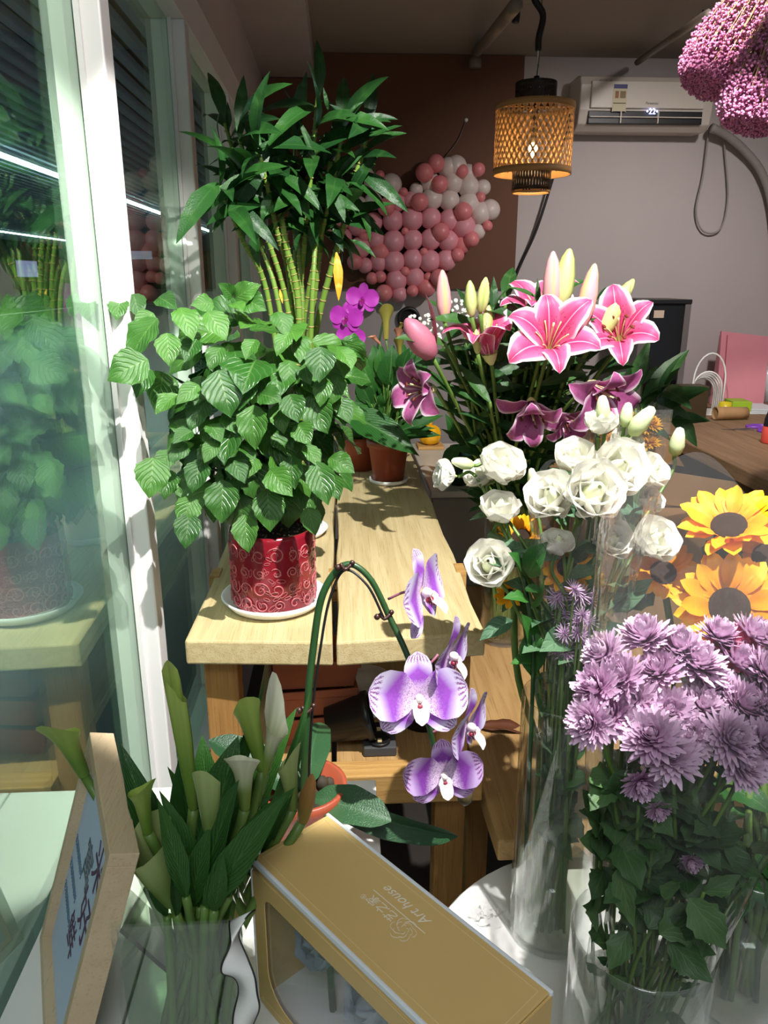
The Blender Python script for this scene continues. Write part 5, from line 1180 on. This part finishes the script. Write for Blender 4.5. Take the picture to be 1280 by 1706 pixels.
for k, (u_, v_, s_) in enumerate(((.22,.55,.10),(.5,.48,.11),(.78,.5,.10))):
    o_ = BM @ V((lB*u_, wB*.46, hB*v_)); t = thing('artificial_rose', ('pale blue artificial rose behind the gift box window, nearest the calla vase','pale blue artificial rose in the middle of the gift box','pale blue artificial rose at the far end inside the gift box')[k], 'flower', BM @ V((lB*u_,wB*.5,.003)))
    mk('stem', MB().tube([W[t].translation, o_], .004, 6), m_stemd, t)
    M = axis(o_, -ey+V((0,0,.5)), k, s_); core = inst('flower', MB().lathe([(.02,-.25),(.12,-.1),(.15,.05),(.08,.25),(.02,.35)],(0,0,0),10).mesh('flower_core', m_blue), t, M)
    for ring, (num, til, L) in enumerate(((3,.2,.5),(5,.5,.55),(6,.9,.55))):
        for q in range(num):
            a = 2*PI*q/num+ring*.5; d = V((math.cos(a)*math.sin(til), math.sin(a)*math.sin(til), math.cos(til))); nn = V((-math.cos(a)*math.cos(til), -math.sin(a)*math.cos(til), math.sin(til)))
            inst('petal', RP[ring], core, M @ orient((.08*math.cos(a),.08*math.sin(a),-.15), d, nn, L*.8))

# white ribbon with black stitched edges
rp = spline([P(404,1525,Y=.56), P(398,1548,Y=.545), P(385,1580,Y=.535), P(392,1610,Y=.53), P(408,1632,Y=.528), P(414,1660,Y=.527), P(410,1690,Y=.527), P(406,1730,Y=.527)], 6)
rb = thing('ribbon', 'white ribbon with black edges curling beside the gift box', 'ribbon', V((rp[-1].x, rp[-1].y, ZB+.001)))
rp += spline([rp[-1], V((rp[-1].x,rp[-1].y-.005,ZB+.004)), V((rp[-1].x-.02,rp[-1].y-.05,ZB+.003))],5)[1:]
def rib(m):
    vs = []
    for i, p in enumerate(rp):
        a = .25+.9*math.sin(i*.17); w_ = V((math.cos(a)*.0115, math.sin(a)*.0115, .003)); vs += [p-w_, p+w_]
    m.add(vs, [(2*i,2*i+1,2*i+3,2*i+2) for i in range(len(rp)-1)]); return vs
_m = MB(); ev = rib(_m); mk('ribbon_band', _m, plain('white_satin', srgb(232,232,228), .35, .03), rb, solid=.0006)
for s in (0,1): mk('ribbon_edge', MB().tube(ev[s::2], .0009, 5), m_bcord, rb)
tag(mk('crumpled_film', lambda m: [m.blade(.05,.03,'petal',4,6,U(-1,1),U(0,.5),.5,.2,2,M=orient(P(806+U(-8,8),1528,Z=ZR+.012),(U(-1,1),U(-1,1),.4),(0,0,1))) for _ in range(5)] and None, m_cello), 'crumpled scrap of clear film on the round white table', 'wrapping')

# ================================================================== under the plank table
def trough(name, lab, c, w_, d_, h, tilt, grp=None):
    M = Matrix.Translation(V(c)) @ Matrix.Rotation(tilt, 4, 'Y') @ Matrix.Rotation(.12, 4, 'Z'); t = thing(name, lab, 'planter', c, grp)
    def body(m):
        def ring(x, y, z): return [(-x,-y,z),(x,-y,z),(x,y,z),(-x,y,z)]
        x, y = w_/2, d_/2
        m.add([M @ V(p) for p in ring(x*.86,y*.86,0)+ring(x*.95,y*.95,h*.72)+ring(x,y,h*.72)+ring(x*1.02,y*1.02,h)+ring(x*.94,y*.94,h)+ring(x*.82,y*.82,.008)],
              [(3,2,1,0),(20,21,22,23)]+[(4*j+k,4*j+(k+1)%4,4*j+4+(k+1)%4,4*j+4+k) for j in range(5) for k in range(4)])
    mk('planter_body', body, m_tc, t, False, .002); return t
zs = ZS-.0035
for k, (z, lab) in enumerate(((zs,'terracotta trough at the bottom of the stack under the plank table'),(zs+.062,'terracotta trough in the middle of the stack under the plank table'),(zs+.124,'terracotta trough at the top of the stack under the plank table'))):
    trough('terracotta_trough', lab, (-.075+.006*k,1.40,z), .17, .12, .06, .0 if k == 0 else .02*k)
sw = P(607,1200,Y=1.47)
for k in range(5):
    tag(mk('plant_saucer', lambda m: saucer(m, (sw.x,1.47,zs+.0005+.016*k), .058-.0005*k, .014), m_whitepl), 'white plastic saucer in the stack on the shelf under the planks', 'saucer', 'stacked white saucers under the table')
bp = P(572,1245,Y=1.335)
tb_ = thing('nursery_pot', 'black nursery pot lying on its side under the plank table', 'pot', (bp.x,1.335,zs))
mk('pot_body', MB().lathe([(.001,0),(.034,0),(.045,.075),(.049,.076),(.049,.088),(.043,.088),(.032,.008),(.001,.008)], (bp.x-.03,1.335,zs+.050), 30, Matrix.Rotation(1.35,4,'Y')), m_black, tb_)
sd = P(632,1255,Y=1.335); sdl = thing('seedling_tray', 'black plastic seedling tray with round cups under the plank table', 'tray', (sd.x,1.335,zs+.0005))
def tray(m):
    m.box((sd.x-.032,1.295,zs+.0005),(sd.x+.032,1.375,zs+.02))
mk('tray_base', tray, plain('grey_black_plastic', srgb(70,70,72), .5, .1), sdl, False, .002)
for y in (1.315, 1.355):
    mk('cup', MB().lathe([(.019,zs+.021),(.022,zs+.026),(.019,zs+.028),(.012,zs+.022),(.001,zs+.022)], (sd.x,y,0), 22), m_black, sdl)
    mk('cup_hole', lambda m: m.box((sd.x-.004,y-.005,zs+.0225),(sd.x+.004,y+.005,zs+.025)), m_plank, sdl, False)
bk = P(712,1262,Y=1.42); tag(mk('black_bucket', MB().lathe([(.001,zs+.0005),(.048,zs+.0005),(.056,zs+.07),(.059,zs+.072),(.059,zs+.082),(.052,zs+.082),(.046,zs+.01),(.001,zs+.01)], (bk.x-.01,1.42,0), 32), m_black), 'black plastic bucket on the shelf under the plank table', 'bucket')
kb = thing('cardboard_box', 'brown cardboard box deep on the shelf under the plank table', 'box', (.06,1.95,zs))
mk('box_body', lambda m: m.box((-.01,1.85,zs+.0005),(.15,2.05,zs+.12)), m_kraft, kb, False, .002)
for s in (-1,1): mk('flap', lambda m: m.bar((.07+s*.08,1.95,zs+.121),(.07+s*.11,1.95,zs+.17),.2,.003,(0,1,0)), m_kraft, kb, False)

# ================================================================== grey box on the low bench, yellow jar, dark vase
gx = thing('grey_storage_box', 'grey plastic storage box with a pale lid on the low bench', 'box', (.37,2.62,.5005))
m_grey = plain('grey_plastic', srgb(120,116,110), .35, .06)
mk('box_body', lambda m: m.box((.275,2.28,.5005),(.47,2.98,.80)), m_grey, gx, False, .006)
mk('lid', lambda m: m.box((.27,2.27,.8005),(.475,2.99,.822)), plain('pale_lid', srgb(190,182,172), .3, .08), gx, False, .004)
yp = P(718,742,Z=.836); m_gy = plain('yellow_glaze', srgb(232,168,20), .15, .1, 20)
tag(mk('wood_coaster', lambda m: m.box((yp.x-.05,yp.y-.02,.8225),(yp.x+.05,yp.y+.08,.835)), m_woodx, smooth=False, bevel=.002), 'small wooden coaster under the yellow jar', 'coaster')
yj = thing('yellow_jar', 'shiny ribbed yellow jar on a wooden coaster', 'jar', (yp.x,yp.y+.03,.8355))
def ribbed(m):
    vs = []; n_ = 48; pr2 = [(.02,0),(.034,.008),(.041,.03),(.040,.05),(.032,.066),(.018,.074),(.002,.076)]
    for r, z in pr2:
        for k in range(n_): a = 2*PI*k/n_; q = r*(1+.07*abs(math.sin(4*a))); vs.append((yp.x+q*math.cos(a), yp.y+.03+q*math.sin(a), .8355+z))
    m.add(vs, [(i*n_+k,i*n_+(k+1)%n_,(i+1)*n_+(k+1)%n_,(i+1)*n_+k) for i in range(len(pr2)-1) for k in range(n_)]+[tuple(range(n_))[::-1]])
mk('jar_body', ribbed, m_gy, yj); mk('jar_knob', lambda m: m.ball((yp.x,yp.y+.03,.916), .008, 8, 6), m_gy, yj)
dv = P(765,775,Y=2.36); dvx = dv.x
dg = thing('dark_green_vase', 'dark green round vase standing on the grey storage box', 'vase', (dvx,2.36,.8225))
mk('vase_body', MB().lathe([(.001,.8225),(.03,.8225),(.044,.85),(.048,.885),(.040,.92),(.028,.935),(.031,.945),(.026,.945),(.024,.93),(.001,.90)], (dvx,2.36,0), 32), plain('dark_green_glaze', srgb(22,50,42), .12, .1), dg)
for (x0,y0,x1,y1) in ((765,740,735,790),(765,735,800,700),(760,735,745,690)): leaf(L_peace, dg, P(x0,y0,Y=2.34), P(x1,y1,Y=2.30))

# ================================================================== work table with clutter at the back right
ZW = .80
wt = thing('work_table', 'heavy rough wooden work table covered with florist clutter', 'table', (2.0,3.1,0))
for i in range(4):
    x0 = 1.43+.33*i; mk('tabletop_plank', lambda m: plank(m,x0,x0+.326,2.2,4.12,ZW-.055,ZW,.03*(i % 2)), m_slab, wt, False, .005)
mk('side_panel', lambda m: m.box((1.50,2.3,.05),(1.53,4.05,ZW-.056)), plain('dark_stained_wood', srgb(74,56,44), .6, .2, 5), wt, False)
for x, y in ((1.5,2.28),(2.65,2.28),(1.5,4.05),(2.65,4.05)):
    mk('leg', lambda m: m.box((x-.04,y-.04,0),(x+.04,y+.04,ZW-.056)), m_slab, wt, False, .004)
def on(x, y, dz=.001): p = P(x, y, Z=ZW); p.z = ZW+dz; return p
# black cabinet
q = on(1095,690); kx0, kx1, ky = P(1064,560,Y=3.72).x, P(1147,560,Y=3.72).x, 3.72; kz = P(1100,499,Y=3.72).z
bc = thing('black_display_cabinet', 'black upright cabinet with a grey frame against the back wall', 'cabinet', ((kx0+kx1)/2,ky+.1,ZW+.001))
m_gf = plain('grey_frame', srgb(110,104,102), .4, .05)
mk('cabinet_body', lambda m: m.box((kx0+.045,ky+.012,ZW+.001),(kx1-.03,ky+.28,kz-.02)), m_black, bc, False, .003)
for x0, x1 in ((kx0,kx0+.045),(kx1-.03,kx1)): mk('frame_post', lambda m: m.box((x0,ky,ZW+.001),(x1,ky+.29,kz-.02)), m_gf, bc, False, .002)
mk('top_cap', lambda m: m.box((kx0,ky-.005,kz-.02),(kx1,ky+.295,kz)), m_black, bc, False, .002)
mk('door_glass', lambda m: m.box((kx0+.05,ky+.004,ZW+.02),(kx1-.035,ky+.01,kz-.03)), plain('smoked_glass', srgb(18,17,18), .12, 0), bc, False)
mk('sticker', lambda m: m.box((kx0+.065,ky-.001,kz-.085),(kx0+.115,ky+.003,kz-.05)), plain('sticker_paper', srgb(206,184,164), .6, .0), bc, False)
# pink bags, arched rack, bowl and small things
m_pink = plain('pink_paper', srgb(226,146,158), .6, .06)
for k, (x, y, w_, h, lab) in enumerate(((1238,640,.26,.36,'large pink paper bag standing on the work table'),(1212,645,.10,.33,'folded pink card sheet leaning beside the pink paper bag'))):
    p_ = P(x, y, Y=3.96+.02*k); t = thing('paper_bag', lab, 'bag', (p_.x,p_.y,ZW+.001)); zt_ = P(x,552+8*k,Y=3.97).z
    mk('bag_body', lambda m: m.add([(p_.x-w_/2,p_.y,ZW+.001),(p_.x+w_/2,p_.y,ZW+.001),(p_.x+w_/2,p_.y+.08,ZW+.001),(p_.x-w_/2,p_.y+.08,ZW+.001),(p_.x-w_/2-.005,p_.y+.03,zt_),(p_.x+w_/2,p_.y+.03,zt_-.03),(p_.x+w_/2,p_.y+.045,zt_-.03),(p_.x-w_/2-.005,p_.y+.045,zt_)], [(3,2,1,0),(4,5,6,7),(0,1,5,4),(1,2,6,5),(2,3,7,6),(3,0,4,7)]), m_pink, t, False, .002)
    mk('fold_strip', lambda m: m.bar((p_.x-w_/2+.03,p_.y-.003,ZW+.02),(p_.x-w_/2+.025,p_.y+.024,zt_-.02),.006,.003,(1,0,0)), plain('dark_pink', srgb(190,104,120), .6, .05), t, False)
rk = P(1180,640,Y=3.74); rack = thing('arched_rack', 'white wire rack of nested arches beside the pink paper bag', 'rack', (rk.x,3.74,ZW+.001))
for k in range(6):
    w_, h = .08-.003*k, (.30 if k == 0 else .22-.012*k); xo = rk.x+.008*k-.015; yo = 3.70+.03*k
    pts = [V((xo-w_*math.cos(a), yo, ZW+.003+h*.55+h*.45*math.sin(a))) for a in [PI*i/12 for i in range(13)]]
    mk('arch_wire', MB().tube([V((xo-w_,yo,ZW+.002))]+pts+[V((xo+w_,yo,ZW+.002))], .0045, 6), m_whitepl, rack)
mk('rack_base', lambda m: m.box((rk.x-.10,3.69,ZW+.001),(rk.x+.11,3.87,ZW+.006)), m_whitepl, rack, False)
bo = on(1265,668); tag(mk('clear_bowl', MB().lathe([(.001,bo.z),(.07,bo.z),(.10,bo.z+.10),(.125,bo.z+.19),(.122,bo.z+.19),(.096,bo.z+.10),(.066,bo.z+.006),(.001,bo.z+.006)], (bo.x+.02,bo.y,0), 40), glassmat('frosted_plastic', (.9,.92,.94,1), .06, .35, .3)), 'frosted clear plastic bowl on the work table before the pink bag', 'bowl')
ob = on(1156,700); tag(mk('olive_box', lambda m: m.box((ob.x-.07,ob.y,ob.z),(ob.x+.06,ob.y+.10,ob.z+.16)), plain('olive_brown', srgb(66,52,28), .5, .1), smooth=False, bevel=.004), 'dark olive box behind the long green leaves on the work table', 'box')
rw = on(1196,662); pk = thing('small_carton', 'small red and white carton on the work table', 'box', rw)
mk('carton_body', lambda m: m.box((rw.x-.03,rw.y,rw.z),(rw.x+.03,rw.y+.04,rw.z+.03)), m_card, pk, False, .002); mk('red_band', lambda m: m.box((rw.x-.031,rw.y-.001,rw.z+.031),(rw.x+.031,rw.y+.041,rw.z+.055)), plain('red_card', srgb(200,50,50), .5, .05), pk, False, .002)
cu = on(1211,696); tag(mk('yellow_cup', MB().lathe([(.001,cu.z),(.034,cu.z),(.030,cu.z+.07),(.028,cu.z+.07),(.030,cu.z+.005),(.001,cu.z+.005)], (cu.x,cu.y+.03,0), 28), plain('yellow_plastic', srgb(214,192,40), .35, .05)), 'upturned yellow cup on the work table', 'cup')
gr = on(1232,690); tag(mk('green_box', lambda m: m.prism([(gr.x-.03,gr.y+.02),(gr.x+.06,gr.y+.0),(gr.x+.07,gr.y+.12),(gr.x-.02,gr.y+.13)], gr.z, gr.z+.06), plain('lime_card', srgb(160,196,44), .5, .05), smooth=False, bevel=.002), 'lime green card box behind the kraft paper roll', 'box')
k0, k1 = on(1190,700), on(1246,700)
def roll(m):
    a, b = k0+V((0,0,.032)), k1+V((0,.02,.03)); d = (b-a).normalized(); x = d.orthogonal().normalized(); y = d.cross(x); n_ = 26; vs = []
    for j in range(5):
        for i in range(n_+1):
            an = 2.3*PI*i/n_; r = .031*(1-.10*i/n_)*(1-.1*j/4); vs.append(a.lerp(b,j/4)+x*r*math.cos(an)+y*r*math.sin(an))
    m.add(vs, [(j*(n_+1)+i,j*(n_+1)+i+1,(j+1)*(n_+1)+i+1,(j+1)*(n_+1)+i) for j in range(4) for i in range(n_)])
tag(mk('kraft_roll', roll, m_kraft, solid=.0015), 'rolled sheet of brown kraft paper on the work table', 'paper')
wp = on(1262,690); ps = thing('paper_stack', 'loose white paper sheets beside the kraft roll', 'paper', wp)
for k in range(4): mk('sheet', lambda m: m.prism([(wp.x-.08+.01*k,wp.y+.005*k),(wp.x+.12,wp.y-.01),(wp.x+.13,wp.y+.2),(wp.x-.07+.012*k,wp.y+.21)], wp.z+.006*k, wp.z+.006*k+.004), m_card, ps, False)
m_pur = plain('purple_plastic', srgb(126,66,176), .35, .05); m_steel = plain('scissor_steel', srgb(170,170,172), .25, .05, metal=.9)
s0 = on(1255,716); scs = thing('scissors', 'purple-handled scissors on the work table edge', 'scissors', s0)
for k, s in enumerate((-1,1)):
    c_ = s0+V((.05,s*.05,.004)); pts = [c_+V((.05*math.cos(a),.028*math.sin(a),0)) for a in [2*PI*i/18 for i in range(19)]]
    mk('handle', MB().tube(pts, .008, 7, False), m_pur, scs)
    mk('blade', lambda m: m.prism([(s0.x-.005,s0.y+s*.02),(s0.x-.14,s0.y-s*.012),(s0.x-.005,s0.y+s*.005)], s0.z+.003*k, s0.z+.003*k+.003), m_steel, scs, False)
bt = on(1284,738); bo_ = thing('spray_bottle', 'coral red bottle with a tall black cap on the work table', 'bottle', bt)
mk('bottle_body', MB().lathe([(.001,bt.z),(.036,bt.z),(.038,bt.z+.005),(.038,bt.z+.065),(.034,bt.z+.07),(.001,bt.z+.07)], (bt.x,bt.y,0), 32), plain('coral_red', srgb(226,82,70), .35, .03), bo_)
mk('cap', MB().lathe([(.036,bt.z+.0705),(.034,bt.z+.10),(.022,bt.z+.145),(.014,bt.z+.18),(.001,bt.z+.182)], (bt.x,bt.y,0), 28), m_black, bo_)
# cardboard boxes on the floor in front of the work table
for (x0,x1,y0,y1,h,lab) in ((.84,1.28,2.45,2.85,.64,'open brown cardboard box standing before the work table'),(.86,1.29,2.95,3.4,.70,'second brown cardboard box behind the open one before the work table')):
    t = thing('cardboard_box', lab, 'box', ((x0+x1)/2,(y0+y1)/2,.0005))
    mk('box_body', lambda m: m.box((x0,y0,.0005),(x1,y1,h)), m_kraft, t, False, .003)
    for s, xx in ((-1,x0),(1,x1)): mk('flap', lambda m: m.bar((xx,(y0+y1)/2,h+.001),(xx+s*.02,(y0+y1)/2,h+.12),y1-y0,.004,(0,1,0)), m_kraft, t, False)
    mk('tape', lambda m: m.box((x0+.18,y0-.001,h-.1),(x0+.23,y1,h+.0008)), plain('tape_tan', srgb(196,164,110), .3, .05), t, False)
bd = P(682,531,Y=4.19); sp_o = thing('round_wall_clock', 'small black round clock on the back wall under the balloon heart', 'clock', (bd.x,BW,bd.z))
mk('rim', MB().lathe([(.045,0),(.060,0),(.062,.02),(.056,.03),(.045,.026)], (bd.x,BW-.001,bd.z), 30, Matrix.Rotation(PI/2,4,'X')), m_black, sp_o)
mk('dial', MB().lathe([(.001,.012),(.048,.012)], (bd.x,BW-.001,bd.z), 30, Matrix.Rotation(PI/2,4,'X')), m_dark, sp_o)
